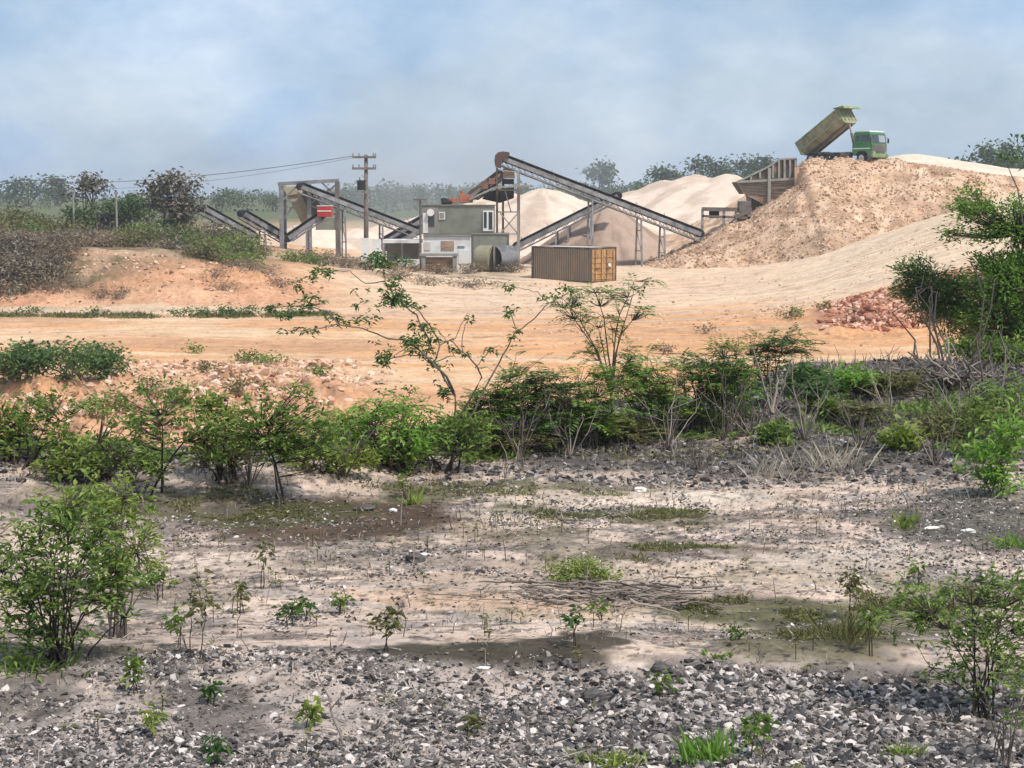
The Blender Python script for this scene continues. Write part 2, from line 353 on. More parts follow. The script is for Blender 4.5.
# ------------------------------------------------------------ ground sheet
def lerp(a, b, t): return a + (b - a) * t[..., None]
def terrain():
    cols = np.concatenate([np.linspace(-1500, -160, 60)[:-1], np.linspace(-160, 1184, 800), np.linspace(1184, 2500, 60)[1:]])
    r1 = F * 2.5 / (np.linspace(1100, 330, 620) - 200)     # near shelf, even on screen
    r1 = r1[r1 < 31]
    rows = np.concatenate([[-14, -9, -5, -2, 0, 1.5, 3, 4], r1, np.linspace(r1[-1], 70, 120)[1:], np.linspace(70, 165, 260)[1:], np.geomspace(165, 1450, 60)[1:]])
    rows = np.unique(rows)
    U, Y = np.meshgrid(cols, rows)
    X = (U - 512) / F * (np.maximum(Y, 4.5))
    Z = ground(X, Y)
    px, py = project(X, Y, Z)
    # ---- what the ground is made of, place by place (paint in linear albedo)
    n = fbm(X * .9, Y * .9, 101, 5, .6); n2 = fbm(X * 3.5, Y * 3.5, 102, 4, .6); nb = fbm(X * .12, Y * .12, 103, 4, .55)
    A = np.array
    shelf = lerp(A([.68, .515, .41]), A([.76, .58, .445]), sstep(-.15, .2, n))[...]
    shelf = np.broadcast_to(shelf, X.shape + (3,)).copy()
    def blend(c, colour, msk): return c * (1 - msk[..., None]) + A(colour) * msk[..., None]
    grey = sstep(.02, .16, n2 + .35 * n)
    shelf = blend(shelf, (.38, .32, .29), grey * .7)
    dk = sstep(.0, .09, fbm(X * 4.2, Y * 8, 131, 5, .72) + .35 * fbm(X * .9, Y * 1.8, 133, 3)); shelf = blend(shelf, (.19, .15, .125), dk * .72)
    pk = sstep(.06, .2, fbm(X * .8, Y * 1.5, 137, 3)); shelf = blend(shelf, (.72, .52, .39), pk * .5)
    wx = px + n * 160 + n2 * 50; wy = py + n * 26 + n2 * 16
    def spot(cx, cy, rx, ry, s=1.0): return s * sstep(1.25, .75, np.sqrt(((wx - cx) / rx) ** 2 + ((wy - cy) / ry) ** 2))
    for cx, cy, rx, ry, c, s in [
        (330, 520, 140, 28, (.10, .06, .038), .95), (250, 512, 120, 14, (.095, .095, .035), .85), (480, 490, 170, 9, (.10, .10, .04), .8),
        (620, 515, 90, 9, (.11, .105, .04), .75), (560, 555, 60, 14, (.20, .16, .10), .6), (690, 552, 110, 9, (.13, .10, .07), .7),
        (780, 612, 110, 16, (.10, .105, .035), .85), (830, 650, 70, 22, (.12, .11, .05), .8), (930, 600, 90, 18, (.10, .11, .04), .6),
        (480, 655, 140, 13, (.065, .055, .035), .95), (590, 640, 70, 8, (.075, .06, .04), .95), (880, 632, 120, 16, (.085, .085, .035), .8), (560, 590, 80, 7, (.09, .075, .05), .7), (950, 520, 90, 24, (.10, .09, .075), .8), (540, 535, 70, 7, (.12, .10, .05), .7), (60, 655, 150, 14, (.10, .085, .05), .8),
        (180, 600, 80, 12, (.22, .18, .14), .6), (900, 430, 110, 30, (.12, .12, .05), .7), (700, 455, 260, 14, (.11, .105, .06), .5), (1000, 520, 80, 30, (.14, .13, .10), .7),
        (380, 560, 140, 9, (.28, .22, .17), .6), (620, 600, 130, 12, (.26, .20, .15), .5), (100, 500, 140, 20, (.16, .13, .10), .7),
        (760, 575, 200, 10, (.55, .42, .28), .5), (560, 612, 90, 10, (.60, .43, .27), .6), (520, 525, 60, 10, (.60, .47, .33), .5), (700, 500, 90, 10, (.70, .58, .46), .8), (600, 500, 90, 11, (.74, .58, .45), .8), (470, 600, 100, 11, (.74, .50, .34), .8), (420, 580, 60, 8, (.72, .52, .38), .6), (880, 560, 110, 14, (.68, .55, .44), .7), (200, 560, 60, 10, (.66, .52, .41), .6)]:
        shelf = blend(shelf, c, spot(cx, cy, rx, ry, s))
    edge = sstep(-.4, .6, Y - np.interp(px, [0, 150, 300, 450, 700, 1024], [13.7, 14.0, 14.6, 14.7, 14.5, 14.6]) + n * 2)          # stony lip
    shelf = blend(shelf, (.095, .083, .078), edge * .9 * sstep(-.25, .05, n2))
    shelf = blend(shelf, (.10, .09, .08), sstep(720, 800, px) * sstep(15.5, 19, Y) * .75)
    shelf = blend(shelf, (.50, .41, .355), sstep(655, 672, wy) * .7); shelf = blend(shelf, (.15, .125, .11), sstep(655, 672, wy) * sstep(-.02, .08, fbm(X * 2.2, Y * 3, 141, 4)) * .8)
    # quarry floor
    st = fbm(X * .035 + Y * .03, Y * .55, 110, 4, .6)
    floor = np.broadcast_to(A([.74, .385, .185]), X.shape + (3,)).copy()
    floor = blend(floor, (.80, .53, .32), sstep(-.10, .18, st + nb * .8))
    floor = blend(floor, (.56, .31, .17), sstep(.05, .25, fbm(X * .1, Y * .2, 113, 4) + .0) * .75)
    floor = blend(floor, (.82, .60, .41), sstep(86, 102, Y) * sstep(280, 420, px) * .8)
    floor = blend(floor, (.62, .33, .17), sstep(470, 600, px) * sstep(930, 700, px) * sstep(66, 74, Y) * sstep(93, 84, Y) * .65 * sstep(-.2, .15, st))
    floor = blend(floor, (.66, .34, .18), sstep(60, 52, Y) * .6)
    floor = blend(floor, (.82, .61, .42), sstep(84, 90, Y) * sstep(720, 840, px) * .85)
    floor = blend(floor, (.70, .50, .36), sstep(0.0, .15, fbm(X * .02, Y * .9 + X * .12, 117, 3)) * sstep(70, 80, Y) * .5)
    bankL = sstep(95.8, 97.2, Y) * sstep(106, 103, Y) * sstep(330, 290, px)
    floor = blend(floor, (.60, .31, .18), bankL * np.clip(.75 + n * 1.3, 0, 1))
    floor = blend(floor, (.66, .47, .32), sstep(91.5, 93, Y) * sstep(97, 96, Y) * sstep(340, 250, px) * .9)
    hillm = sstep(103, 107, Y + n * 6) * sstep(320, 230, px + n * 60)
    hillm = np.maximum(hillm, sstep(130, 40, px + n * 60 - np.clip(Y - 97, 0, 9) * 14) * sstep(98, 100, Y))
    floor = blend(floor, (.17, .13, .085), hillm * .85)
    floor = blend(floor, (.13, .12, .05), hillm * sstep(0, .2, n) * .8)
    floor = blend(floor, (.62, .42, .27), hillm * sstep(.12, .25, nb) * .7)
    floor = blend(floor, (.34, .26, .18), sstep(113, 117, Y) * sstep(150, 140, Y) * sstep(280, 330, px) * sstep(540, 500, px) * sstep(-.15, .1, n) * .8)
    floor = blend(floor, (.14, .15, .07), sstep(220, 300, Y))
    rb = sstep(78.2, 79.2, Y) * sstep(84.5, 83, Y) * sstep(800, 830, px)
    floor = blend(floor, (.42, .20, .13), rb * .9)
    rub = sstep(38, 44, Y) * sstep(66, 56, Y) * sstep(420, 300, px)
    floor = blend(floor, (.60, .34, .20), rub * sstep(-.2, .2, n2)); floor = blend(floor, (.30, .17, .10), rub * sstep(.04, .16, fbm(X * 1.1, Y * 1.6, 151, 4, .65)) * .8)
    rut = sstep(.10, .2, fbm(X * .05 + Y * .02, Y * 1.6 + X * .03, 153, 3, .6)); floor = blend(floor, (.50, .28, .15), rut * sstep(60, 68, Y) * sstep(125, 110, Y) * .55)
    sp_ = sstep(.16, .26, fbm(X * 1.0, Y * 2.2, 155, 4, .7)); floor = blend(floor, (.36, .21, .13), sp_ * sstep(60, 66, Y) * sstep(130, 110, Y) * .6)
    k = sstep(-.3, 1.4, Y - plat_edge(px) - fbm(X * .5, Y * .2, 21, 3) * 1.5)
    fl_ = sstep(.12, .2, fbm(X * 13, Y * 20, 139, 3, .7)); shelf = blend(shelf, (.10, .085, .075), fl_ * .7 * sstep(24, 12, Y))
    col = shelf * (1 - k[..., None]) + floor * k[..., None]
    slope_veg = k * sstep(9, 5, Y - plat_edge(px))
    col = blend(col, (.16, .12, .07), slope_veg * .7)
    nr, nc = X.shape
    V = np.stack([X, Y, Z], -1).reshape(-1, 3)
    i = (np.arange(nr - 1)[:, None] * nc + np.arange(nc - 1)[None]).ravel()
    Q = np.stack([i, i + 1, i + nc + 1, i + nc], -1)
    return tag(mesh_np('ground', V, Q, M['ground'], smooth=True, cols=np.clip(col.reshape(-1, 3), .01, .9)), kind='structure')
terrain()

def embankment():
    xs = np.linspace(8, 130, 520); ys = np.linspace(118, 175, 300)
    X, Y = np.meshgrid(xs, ys); Z = embank(X, Y) + fbm(X * 1.3, Y * 1.3, 77, 4, .6) * .35 * sstep(139, 136, Y + 0 * X)
    n = fbm(X * .3, Y * .3, 81, 4); n2 = fbm(X * 1.2, Y * 1.2, 83, 4, .65)
    A = np.array
    c = np.broadcast_to(A([.68, .44, .28]), X.shape + (3,)).copy()
    def blend(c, colour, m): return c * (1 - m[..., None]) + A(colour) * m[..., None]
    c = blend(c, (.78, .56, .39), sstep(-.05, .2, n2))
    c = blend(c, (.46, .29, .185), sstep(.02, .22, -n2 + n * .4) * .9)
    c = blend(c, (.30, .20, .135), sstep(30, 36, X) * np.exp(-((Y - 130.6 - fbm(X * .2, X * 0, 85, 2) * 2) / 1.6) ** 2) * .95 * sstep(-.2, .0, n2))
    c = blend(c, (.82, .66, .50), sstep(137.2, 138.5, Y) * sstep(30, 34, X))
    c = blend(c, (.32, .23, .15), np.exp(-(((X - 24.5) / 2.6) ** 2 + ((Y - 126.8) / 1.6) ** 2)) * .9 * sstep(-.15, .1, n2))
    V = np.stack([X, Y, Z], -1).reshape(-1, 3); nr, nc = X.shape
    i = (np.arange(nr - 1)[:, None] * nc + np.arange(nc - 1)[None]).ravel()
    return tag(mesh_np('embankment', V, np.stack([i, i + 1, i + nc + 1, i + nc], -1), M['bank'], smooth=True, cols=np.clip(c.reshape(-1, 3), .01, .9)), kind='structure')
embankment()
def emz(x, y): return max(gz(x, y), float(embank(np.array([x]), np.array([y]))[0]))

# ------------------------------------------------------------ haze
hb = MB().box((0, 760, 9.5), (3800, 1640, 29.0))
hm = bpy.data.materials.new('haze'); hm.use_nodes = True; ht = hm.node_tree; ht.nodes.clear()
ho = ht.nodes.new('ShaderNodeOutputMaterial'); hv = ht.nodes.new('ShaderNodeVolumePrincipled')
hv.inputs['Color'].default_value = (.96, .96, .98, 1); hv.inputs['Density'].default_value = 0.00045; hv.inputs['Anisotropy'].default_value = 0.0
ht.links.new(hv.outputs[0], ho.inputs['Volume'])
tag(hb.build('haze', hm), kind='stuff')

# dust hanging over and behind the plant
def dust():
    import bmesh
    bm = bmesh.new(); bmesh.ops.create_icosphere(bm, subdivisions=4, radius=1.0)
    me = bpy.data.meshes.new('dust_cloud'); bm.to_mesh(me); bm.free(); o = bpy.data.objects.new('dust_cloud', me); C.objects.link(o)
    c = at(455, 178, 235); o.location = c; o.scale = (30, 26, 17)
    m = bpy.data.materials.new('dust'); m.use_nodes = True; t = m.node_tree; t.nodes.clear(); K = t.links.new
    uo = t.nodes.new('ShaderNodeOutputMaterial'); v = t.nodes.new('ShaderNodeVolumePrincipled'); v.inputs['Color'].default_value = (1, .98, .95, 1)
    co = t.nodes.new('ShaderNodeTexCoord'); ln_ = t.nodes.new('ShaderNodeVectorMath'); ln_.operation = 'LENGTH'; K(co.outputs['Object'], ln_.inputs[0])
    r = t.nodes.new('ShaderNodeMapRange'); r.inputs['From Min'].default_value = 1.0; r.inputs['From Max'].default_value = 0.1; r.inputs['To Max'].default_value = .036; K(ln_.outputs['Value'], r.inputs['Value'])
    n = t.nodes.new('ShaderNodeTexNoise'); n.inputs['Scale'].default_value = 2.2; n.inputs['Detail'].default_value = 3; K(co.outputs['Object'], n.inputs['Vector'])
    r2 = t.nodes.new('ShaderNodeMapRange'); r2.inputs['From Min'].default_value = .38; r2.inputs['From Max'].default_value = .62; K(n.outputs['Fac'], r2.inputs['Value'])
    mu = t.nodes.new('ShaderNodeMath'); mu.operation = 'MULTIPLY'; K(r.outputs[0], mu.inputs[0]); K(r2.outputs[0], mu.inputs[1]); K(mu.outputs[0], v.inputs['Density']); K(v.outputs[0], uo.inputs['Volume'])
    me.materials.append(m); tag(o, kind='stuff')
dust()

# ------------------------------------------------------------ stockpiles
def stockpile(label, px, py_top, D, rx, ry, hgt, base, colour, dark, seed, peaks=((0, 0, 1),), group=None, tan=.66):
    """heap of crushed stone; peaks are (dx, dy, height share)"""
    top = at(px, py_top, D)
    n_ = 150; xs = np.linspace(-1, 1, n_) * rx; ys = np.linspace(-1, 1, n_) * ry
    X, Y = np.meshgrid(xs, ys); Z = np.full(X.shape, -50.)
    for dx, dy, s in peaks:
        d = np.sqrt((X - dx) ** 2 + (Y - dy) ** 2) * (1 + .16 * fbm(np.arctan2(Y - dy, X - dx) * 2.2 + 9, X * 0 + s, seed + 5, 3))
        d = np.sqrt(d ** 2 + .5) - .5
        Z = np.maximum(Z, hgt * s - d * tan)
    Z = Z + fbm(X * .35, Y * .35, seed, 4, .55) * .7 + fbm(X * 2, Y * 2, seed + 3, 3) * .12
    gr = fbm(np.arctan2(Y, X) * 5, np.sqrt(X ** 2 + Y ** 2) * .12, seed + 9, 4)
    m = sstep(-.05, .25, gr * 1.3 + fbm(X * .3, Y * .3, seed + 11, 3) + sstep(hgt * .35, 0, Z) * .15)
    c = np.array(colour) * (1 - m[..., None]) + np.array(dark) * m[..., None]
    V = np.stack([X, Y, Z], -1).reshape(-1, 3); i = (np.arange(n_ - 1)[:, None] * n_ + np.arange(n_ - 1)[None]).ravel()
    o = mesh_np('stockpile', V, np.stack([i, i + 1, i + n_ + 1, i + n_], -1), M['pile'], smooth=True, cols=c.reshape(-1, 3))
    o.location = (top[0], D, top[2] - hgt)
    return tag(o, label, 'stockpile', group)
CRM, CRD = (.77, .60, .47), (.60, .45, .34)
GP = 'heaps of crushed stone around the plant'
stockpile('big cream heap of crushed stone between the crossed conveyors and the rusty hopper', 728, 172, 190, 34, 24, 9.3, 0, CRM, CRD, 201, ((0, 0, 1), (-3.5, 1, .985), (-7, 2, .9), (3, 1, .97), (6, 3, .9), (-11, 1, .78), (-15, 0, .62)), GP, .42)
stockpile('cream heap of crushed stone right behind the conveyor tower, under the long conveyor', 542, 187, 175, 24, 18, 8.0, 0, CRM, CRD, 211, ((0, 0, 1), (-4, 1, .97), (4, 1, .84), (8, 0, .66)), GP, .42)
stockpile('brownish pointed heap of stone under the head of the shorter conveyor', 607, 203, 146, 12, 10, 5.6, 0, (.46, .33, .25), (.30, .205, .15), 221, ((0, 0, 1), (1.6, .5, .8)), GP, .68)
stockpile('low cream heap partly hidden behind the utility pole and site cabins', 445, 206, 172, 20, 14, 5.0, 0, CRM, CRD, 231, ((0, 0, 1), (-7, 0, .62)), GP, .42)
stockpile('low pale heap behind the grey gantry at the left of the plant', 310, 221, 165, 16, 10, 3.9, 0, CRM, CRD, 241, ((0, 0, 1), (-5, 0, .8), (5, 0, .8)), GP, .5)
stockpile('small tan heap left of the gantry beside the two short conveyors', 228, 222, 150, 8, 6, 3.0, 0, (.68, .50, .36), (.6, .42, .3), 251, ((0, 0, 1),), GP, .5)

# ------------------------------------------------------------ stones
PHI = (1 + 5 ** .5) / 2
ICO = np.array([(-1, PHI, 0), (1, PHI, 0), (-1, -PHI, 0), (1, -PHI, 0), (0, -1, PHI), (0, 1, PHI), (0, -1, -PHI), (0, 1, -PHI), (PHI, 0, -1), (PHI, 0, 1), (-PHI, 0, -1), (-PHI, 0, 1)]) / 1.9
ICF = np.array([(0, 11, 5), (0, 5, 1), (0, 1, 7), (0, 7, 10), (0, 10, 11), (1, 5, 9), (5, 11, 4), (11, 10, 2), (10, 7, 6), (7, 1, 8), (3, 9, 4), (3, 4, 2), (3, 2, 6), (3, 6, 8), (3, 8, 9), (4, 9, 5), (2, 4, 11), (6, 2, 10), (8, 6, 7), (9, 8, 1)])
def rotmats(n, tilt=1.0):
    a = RNG.uniform(0, 2 * np.pi, n); b = RNG.normal(0, .45 * tilt, n); c = RNG.normal(0, .45 * tilt, n)
    def rz(t): z = np.zeros_like(t); o = z + 1; return np.stack([np.cos(t), -np.sin(t), z, np.sin(t), np.cos(t), z, z, z, o], -1).reshape(-1, 3, 3)
    def rx(t): z = np.zeros_like(t); o = z + 1; return np.stack([o, z, z, z, np.cos(t), -np.sin(t), z, np.sin(t), np.cos(t)], -1).reshape(-1, 3, 3)
    def ry(t): z = np.zeros_like(t); o = z + 1; return np.stack([np.cos(t), z, np.sin(t), z, o, z, -np.sin(t), z, np.cos(t)], -1).reshape(-1, 3, 3)
    return rz(a) @ rx(b) @ ry(c)
def stones(name, P, size, mat_, flat=.45, sink=.25, tilt=1.0):
    n = len(P)
    base = np.stack([ICO * (1 + RNG.uniform(-.38, .38, (12, 1))) * .5 for _ in range(24)])
    V = base[RNG.integers(0, 24, n)] * np.stack([np.ones(n), RNG.uniform(.5, .9, n), RNG.uniform(flat * .6, flat * 1.4, n)], -1)[:, None]
    V = np.einsum('nij,nkj->nki', rotmats(n, tilt), V) * size[:, None, None]
    Pc = P.copy(); Pc[:, 2] += size * (flat * .5 - sink)
    V = (V + Pc[:, None]).reshape(-1, 3)
    T = (np.arange(n)[:, None, None] * 12 + ICF[None]).reshape(-1, 3)
    return tag(mesh_np(name, V, T, mat_), kind='stuff')
def rand_size(n, lo, hi, k=2.2): return lo + (hi - lo) * RNG.random(n) ** k
def scatter_screen(n, px0, px1, Y0, Y1, keep=None):
    Y = np.sqrt(RNG.uniform(Y0 ** 2, Y1 ** 2, n)); px = RNG.uniform(px0, px1, n); X = (px - 512) / F * Y
    if keep is not None:
        m = keep(px, X, Y) > RNG.random(n); X, Y = X[m], Y[m]
    return np.stack([X, Y, ground(X, Y)], -1)
k1 = lambda px, X, Y: sstep(8.15, 7.75, Y + fbm(X * 1.2, Y * 1.2, 301, 3) * .9 + .12*sstep(380,480,px)*sstep(640,540,px) - .12 * sstep(640, 700, px)) * (.12 + .9 * sstep(-.16, .06, fbm(X * .9, Y * 1.6, 303, 4) + .25*sstep(-.6,1.2,X)))
P1 = scatter_screen(90000, -60, 1090, 5.8, 9.5, k1)
st1 = rand_size(len(P1), .010, .060, 3.0) * np.where(P1[:, 0] > .2, 1.15, .95)
def inner(px): return np.interp(px, [0, 150, 300, 450, 700, 1024], [13.7, 14.0, 14.6, 14.7, 14.5, 14.6])
k2 = lambda px, X, Y: sstep(-.5, .5, Y - inner(px) + fbm(X * .7, Y * .9, 305, 3) * 2.0) * sstep(1.8, .6, Y - plat_edge(px)) * (.4 + .6 * sstep(-.12, .05, fbm(X * .8, Y * 1.3, 306, 3)))
P2 = scatter_screen(76000, -60, 1090, 12.2, 28, k2)
st2 = rand_size(len(P2), .018, .11, 2.6)
k3 = lambda px, X, Y: .09 + .9 * sstep(.05, .22, fbm(X * 1.6, Y * 1.6, 307, 4, .6)) + .5 * sstep(780, 900, px) * sstep(9.5, 10.5, Y) * sstep(14, 13, Y)
P3 = scatter_screen(90000, -60, 1090, 8.6, 15.5, k3)
st3 = rand_size(len(P3), .008, .045, 3)
stones('rubble', P2, st2, M['darkstone'], .36, .16, 1.25)
Pf = scatter_screen(70000, -60, 1090, 6.0, 9.0, k1); stf = rand_size(len(Pf), .006, .018, 1.5)
Pg = np.concatenate([P1, P3, Pf]); Sg = np.concatenate([st1, st3, stf])
stones('gravel', Pg, Sg, M['stone'], .36, .16, 1.25)
kr = lambda px, X, Y: (.12 + sstep(-.02, .14, fbm(X * .22, Y * .22, 311, 4) + .03)) * sstep(420, 300, px)
P = scatter_screen(15000, -60, 440, 40, 66, kr); stones('rubble', P, rand_size(len(P), .06, .46, 3.2), M['rock'], .5, .3)
P = scatter_screen(15000, 812, 1010, 78.2, 84.2, lambda px, X, Y: sstep(0, 1, np.minimum((px - 812) / 60, (1010 - px) / 60)) * (.12 + .5 * sstep(-.05, .08, fbm(X * .35, Y * .5, 319, 3)) + .3 * (.4 + sstep(-.1, .1, fbm(X * .6, Y * .6, 313, 3)))))
stones('red_rubble', P, rand_size(len(P), .06, .48, 2.4), M['redrock'], .6, .2)
n_ = 26000; X = RNG.uniform(8, 66, n_); Y = RNG.uniform(120, 139.5, n_); Z = embank(X, Y); m = (Z > ground(X, Y) - .1)
P = np.stack([X, Y, Z + .05], -1)[m]; stones('embankment_stones', P, rand_size(len(P), .06, .32, 2.6), M['tanrock'], .6, .3)
P = scatter_screen(9000, 500, 1010, 60, 120, lambda px, X, Y: .06 + .6 * sstep(.08, .2, fbm(X * .15, Y * .3, 315, 4)) + sstep(700, 760, px) * np.exp(-((Y - 87 - (px - 760) * .05 - 2 * fbm(X * .2, Y * 0, 318, 2)) / 1.6) ** 2))
stones('loose_stones', P, rand_size(len(P), .05, .28, 3), M['tanrock'], .5, .2)
P = scatter_screen(2500, -20, 330, 97, 105, lambda px, X, Y: .3 + sstep(0, .2, fbm(X * .3, Y * .3, 316, 4)))
stones('bank_stones', P, rand_size(len(P), .05, .35, 3), M['rock'], .5, .2)
# ============================================================ machinery and buildings
class PB(MB):
    """mesh builder for a part, in world coordinates, moved under its thing when built"""
    def build(s, name, mat_, parent=None, **k):
        if parent is not None:
            parent_ = parent
            parent = parent_
            while parent.parent is not None: parent = parent.parent
            Mi = (Matrix.Translation(parent.location) @ Matrix.Rotation(parent.rotation_euler.z, 4, 'Z')).inverted()
            s.v = [tuple(Mi @ Vector(v)) for v in s.v]; parent = parent_
        return MB.build(s, name, mat_, parent, **k)
def V3(a): return Vector([float(v) for v in a])

def conveyor(label, tail, head, wid=1.0, legs=(), group='belt conveyors of the crushing plant', hood=True, deep=.42, m='steel', rail=True, drum=.32):
    tail, head = V3(tail), V3(head)
    t = thing('conveyor', label, 'conveyor', (tail.x, tail.y, gz(tail.x, tail.y)), 0, group)
    d = (head - tail); L_ = d.length; u = d.normalized(); side = u.cross(Vector((0, 0, 1))).normalized(); up = side.cross(u).normalized()
    if up.z < 0: up = -up
    near = side if side.y < 0 else -side
    fr = PB()
    for s_ in (-1, 1):
        o = near * (s_ * wid / 2)
        fr.beam(tail + o, head + o, .09, .16, up=up)
        fr.beam(tail + o - up * deep, head + o - up * deep, .07, .09, up=up)
        n = int(L_ / 1.1)
        for i in range(n):
            a = tail + d * (i / n); b = tail + d * ((i + 1) / n)
            fr.beam(a + o - up * deep, b + o, .045, .045); fr.beam(b + o, b + o - up * deep, .045, .045)
    for i in range(int(L_ / 1.6)):
        a = tail + d * ((i + .5) * 1.6 / L_) - up * deep
        fr.beam(a + near * wid / 2, a - near * wid / 2, .05)
    fr.build('frame', M[m], t)
    sk = PB()
    sk.beam(tail + near * (wid / 2 + .05) - up * .12, head + near * (wid / 2 + .05) - up * .12, .02, .30, up=up)
    sk.beam(tail - near * (wid / 2 + .05) + up * .10, head - near * (wid / 2 + .05) + up * .10, .02, .26, up=up)
    sk.build('side_plate', M[m], t)
    b = PB(); w2 = wid * .43
    pr = [(-w2, .17), (-w2 * .45, .04), (w2 * .45, .04), (w2, .17), (w2, .20), (w2 * .45, .075), (-w2 * .45, .075), (-w2, .20)]
    vs = [tail + near * x + up * (z + .12) for x, z in pr] + [head + near * x + up * (z + .12) for x, z in pr]
    k = len(pr); b.add(vs, [(i, (i + 1) % k, k + (i + 1) % k, k + i) for i in range(k)])
    b.beam(tail - up * .25, head - up * .25, .03, wid * .82, up=side)
    b.build('belt', M['belt'], t)
    for i in range(int(L_ / 1.3)):
        a = tail + d * ((i + .5) * 1.3 / L_) + up * .1
        PB().tube(a + near * wid * .56, a - near * wid * .56, .055, n=6).build('roller', M['dsteel'], t)
        if rail and i % 2 == 0: PB().beam(a - near * wid * .56, a - near * wid * .56 + up * .5, .05).build('rail_post', M['steel'], t)
    for nm, c in (('head_drum', head), ('tail_drum', tail)):
        PB().tube(c + near * wid * .5 - up * .05, c - near * wid * .5 - up * .05, drum, n=16).build(nm, M['black'], t)
    for q in legs:
        c = tail + d * q - up * deep; g = gz(c.x, c.y) - .15
        lg = PB()
        for s_ in (-1, 1):
            lg.beam(c + near * (s_ * wid * .5), Vector((c.x, c.y, g)) + near * (s_ * wid * .8), .13)
        h = c.z - g
        for z_ in (.35, .75):
            p = Vector((c.x, c.y, g + h * z_)); lg.beam(p + near * wid * .62, p - near * wid * .62, .08)
        lg.beam(Vector((c.x, c.y, g + h * .35)) + near * wid * .6, Vector((c.x, c.y, g + h * .75)) - near * wid * .6, .06)
        lg.build('leg', M['steel'], t)
    return t, near, up, u
# the two crossed long conveyors
tF, nF, uF, dF = conveyor('longest conveyor, running from the tower top down to the right', at(699, 233, 137), at(503, 158, 133), 1.1, (.18, .3, .55), deep=.62)
hd = PB(); hpts = [(495.5, 167), (494.3, 161), (495, 155.5), (498, 152.3), (503, 151.3), (509.5, 152.3), (509.5, 156.5), (504, 158.5), (501.5, 163), (501, 168)]
P_ = [at(x, y, 132.2) for x, y in hpts]; Q_ = [p + np.array([0, 1.6, 0]) for p in P_]; k = len(P_)
hd.add(P_ + Q_, [tuple(range(k)), tuple(range(k, 2 * k))[::-1]] + [(i, k + i, k + (i + 1) % k, (i + 1) % k) for i in range(k)])
hd.build('hood', mat('hood_rust', (.13, .07, .055), (.09, .06, .05), scale=1.2), tF)
conveyor('shorter conveyor rising right from behind the container to the brown pointed heap', at(516, 246, 143), at(618, 195, 141.5), 1.0, (.38, .5, .72), deep=.5)
# small ones on the left
conveyor('short conveyor at the far left end of the plant beside the round tree', at(252, 235, 146), at(203, 208, 143), 1.2, (.45,), deep=.5)
conveyor('short conveyor with a dark hooked head just left of the grey gantry', at(286, 238, 141), at(243, 213, 139), 1.1, (.5,), deep=.5)
tC, nC, uC, dC = conveyor('short conveyor with a red box on its head, in front of the grey gantry', at(289, 237, 131), at(320, 216, 131), .9, (.5,), deep=.4)
pr_ = V3(at(325, 211.5, 130.7)); PB().box(pr_, (1.15, .9, .85)).build('red_guard', M['red'], tC, bevel=.04)
PB().box(pr_ + Vector((0, 0, .45)), (1.2, .95, .06)).box(pr_ - Vector((0, .47, -.04)), (1.1, .03, .1)).build('guard_trim', M['white'], tC)
conveyor('long grey conveyor running from inside the gantry down right behind the utility pole', at(418, 231, 141), at(301, 186, 138), 1.1, (.3, .62), deep=.62)
conveyor('low conveyor crossing the foot of the gantry conveyor left of the cabins', at(380, 243, 145), at(434, 212, 146), 1.0, (.5,), deep=.45)
conveyor('flat pale conveyor lying low behind the white roofed shed left of the cabins', at(386, 247, 140), at(421, 228, 141), .9, (.6,), deep=.35)

# gantry
def gantry():
    D = 138.5; g = at(309, 240, D)
    t = thing('gantry', 'grey steel portal gantry holding a slanting dusty yellow chute', 'gantry', (g[0], D, gz(g[0], D)))
    for px, top, dd in ((281, 185, 0), (309, 182, 0), (337, 181, 0), (284, 186, 3.2), (338, 182, 3.2)):
        a = V3(at(px, top, D + dd)); PB().beam((a.x, a.y, gz(a.x, a.y) - .2), a, .34).build('column', M['steel'] if dd else M['dsteel'] if px == 337 else M['steel'], t)
    tb = PB()
    for dd in (0, 3.2): tb.beam(at(278, 184, D + dd), at(339, 180.5, D + dd), .3, .3)
    for px, py in ((281, 184), (309, 182.5), (337, 181)): tb.beam(at(px, py, D), at(px, py, D + 3.2), .2)
    tb.build('top_beam', M['steel'], t)
    br = PB()
    for a, b in (((309, 205), (337, 184)), ((320, 181), (335, 195)), ((309, 205), (337, 215)), ((283, 220), (305, 190)), ((283, 200), (297, 186)), ((310, 222), (336, 205))):
        br.beam(at(a[0], a[1], D + .05), at(b[0], b[1], D + .05), .12)
    br.build('brace', M['steel'], t)
    ch = PB()
    A, B_, C_, E = at(283, 187, D + 1), at(296, 186, D + 1), at(316, 222, D + 1), at(303, 226, D + 1)
    A2, B2, C2, E2 = [p + np.array([0, 1.9, 0]) for p in (A, B_, C_, E)]
    ch.add([A, B_, C_, E, A2, B2, C2, E2], [(0, 1, 2, 3), (4, 7, 6, 5), (0, 4, 5, 1), (1, 5, 6, 2), (2, 6, 7, 3), (3, 7, 4, 0)])
    for q in (.2, .4, .6, .8):
        ch.beam(A + (E - A) * q + [0, -.1, 0], B_ + (C_ - B_) * q + [0, -.1, 0], .12)
    ch.build('chute', M['yellow'], t)
    hp = PB(); P = [at(x, y, D + .6) for x, y in ((302, 190), (312, 192), (326, 214), (318, 224), (308, 214))]; Q = [p + np.array([0, 2.2, 0]) for p in P]
    n = len(P); hp.add(P + Q, [tuple(range(n)), tuple(range(n, 2 * n))[::-1]] + [(i, n + i, n + (i + 1) % n, (i + 1) % n) for i in range(n)])
    hp.build('screen_box', M['dsteel'], t)
    PB().box(V3(at(329, 224, D + .2)), (2.2, .6, 1.0)).build('green_skirt', M['greenbox'], t)
gantry()

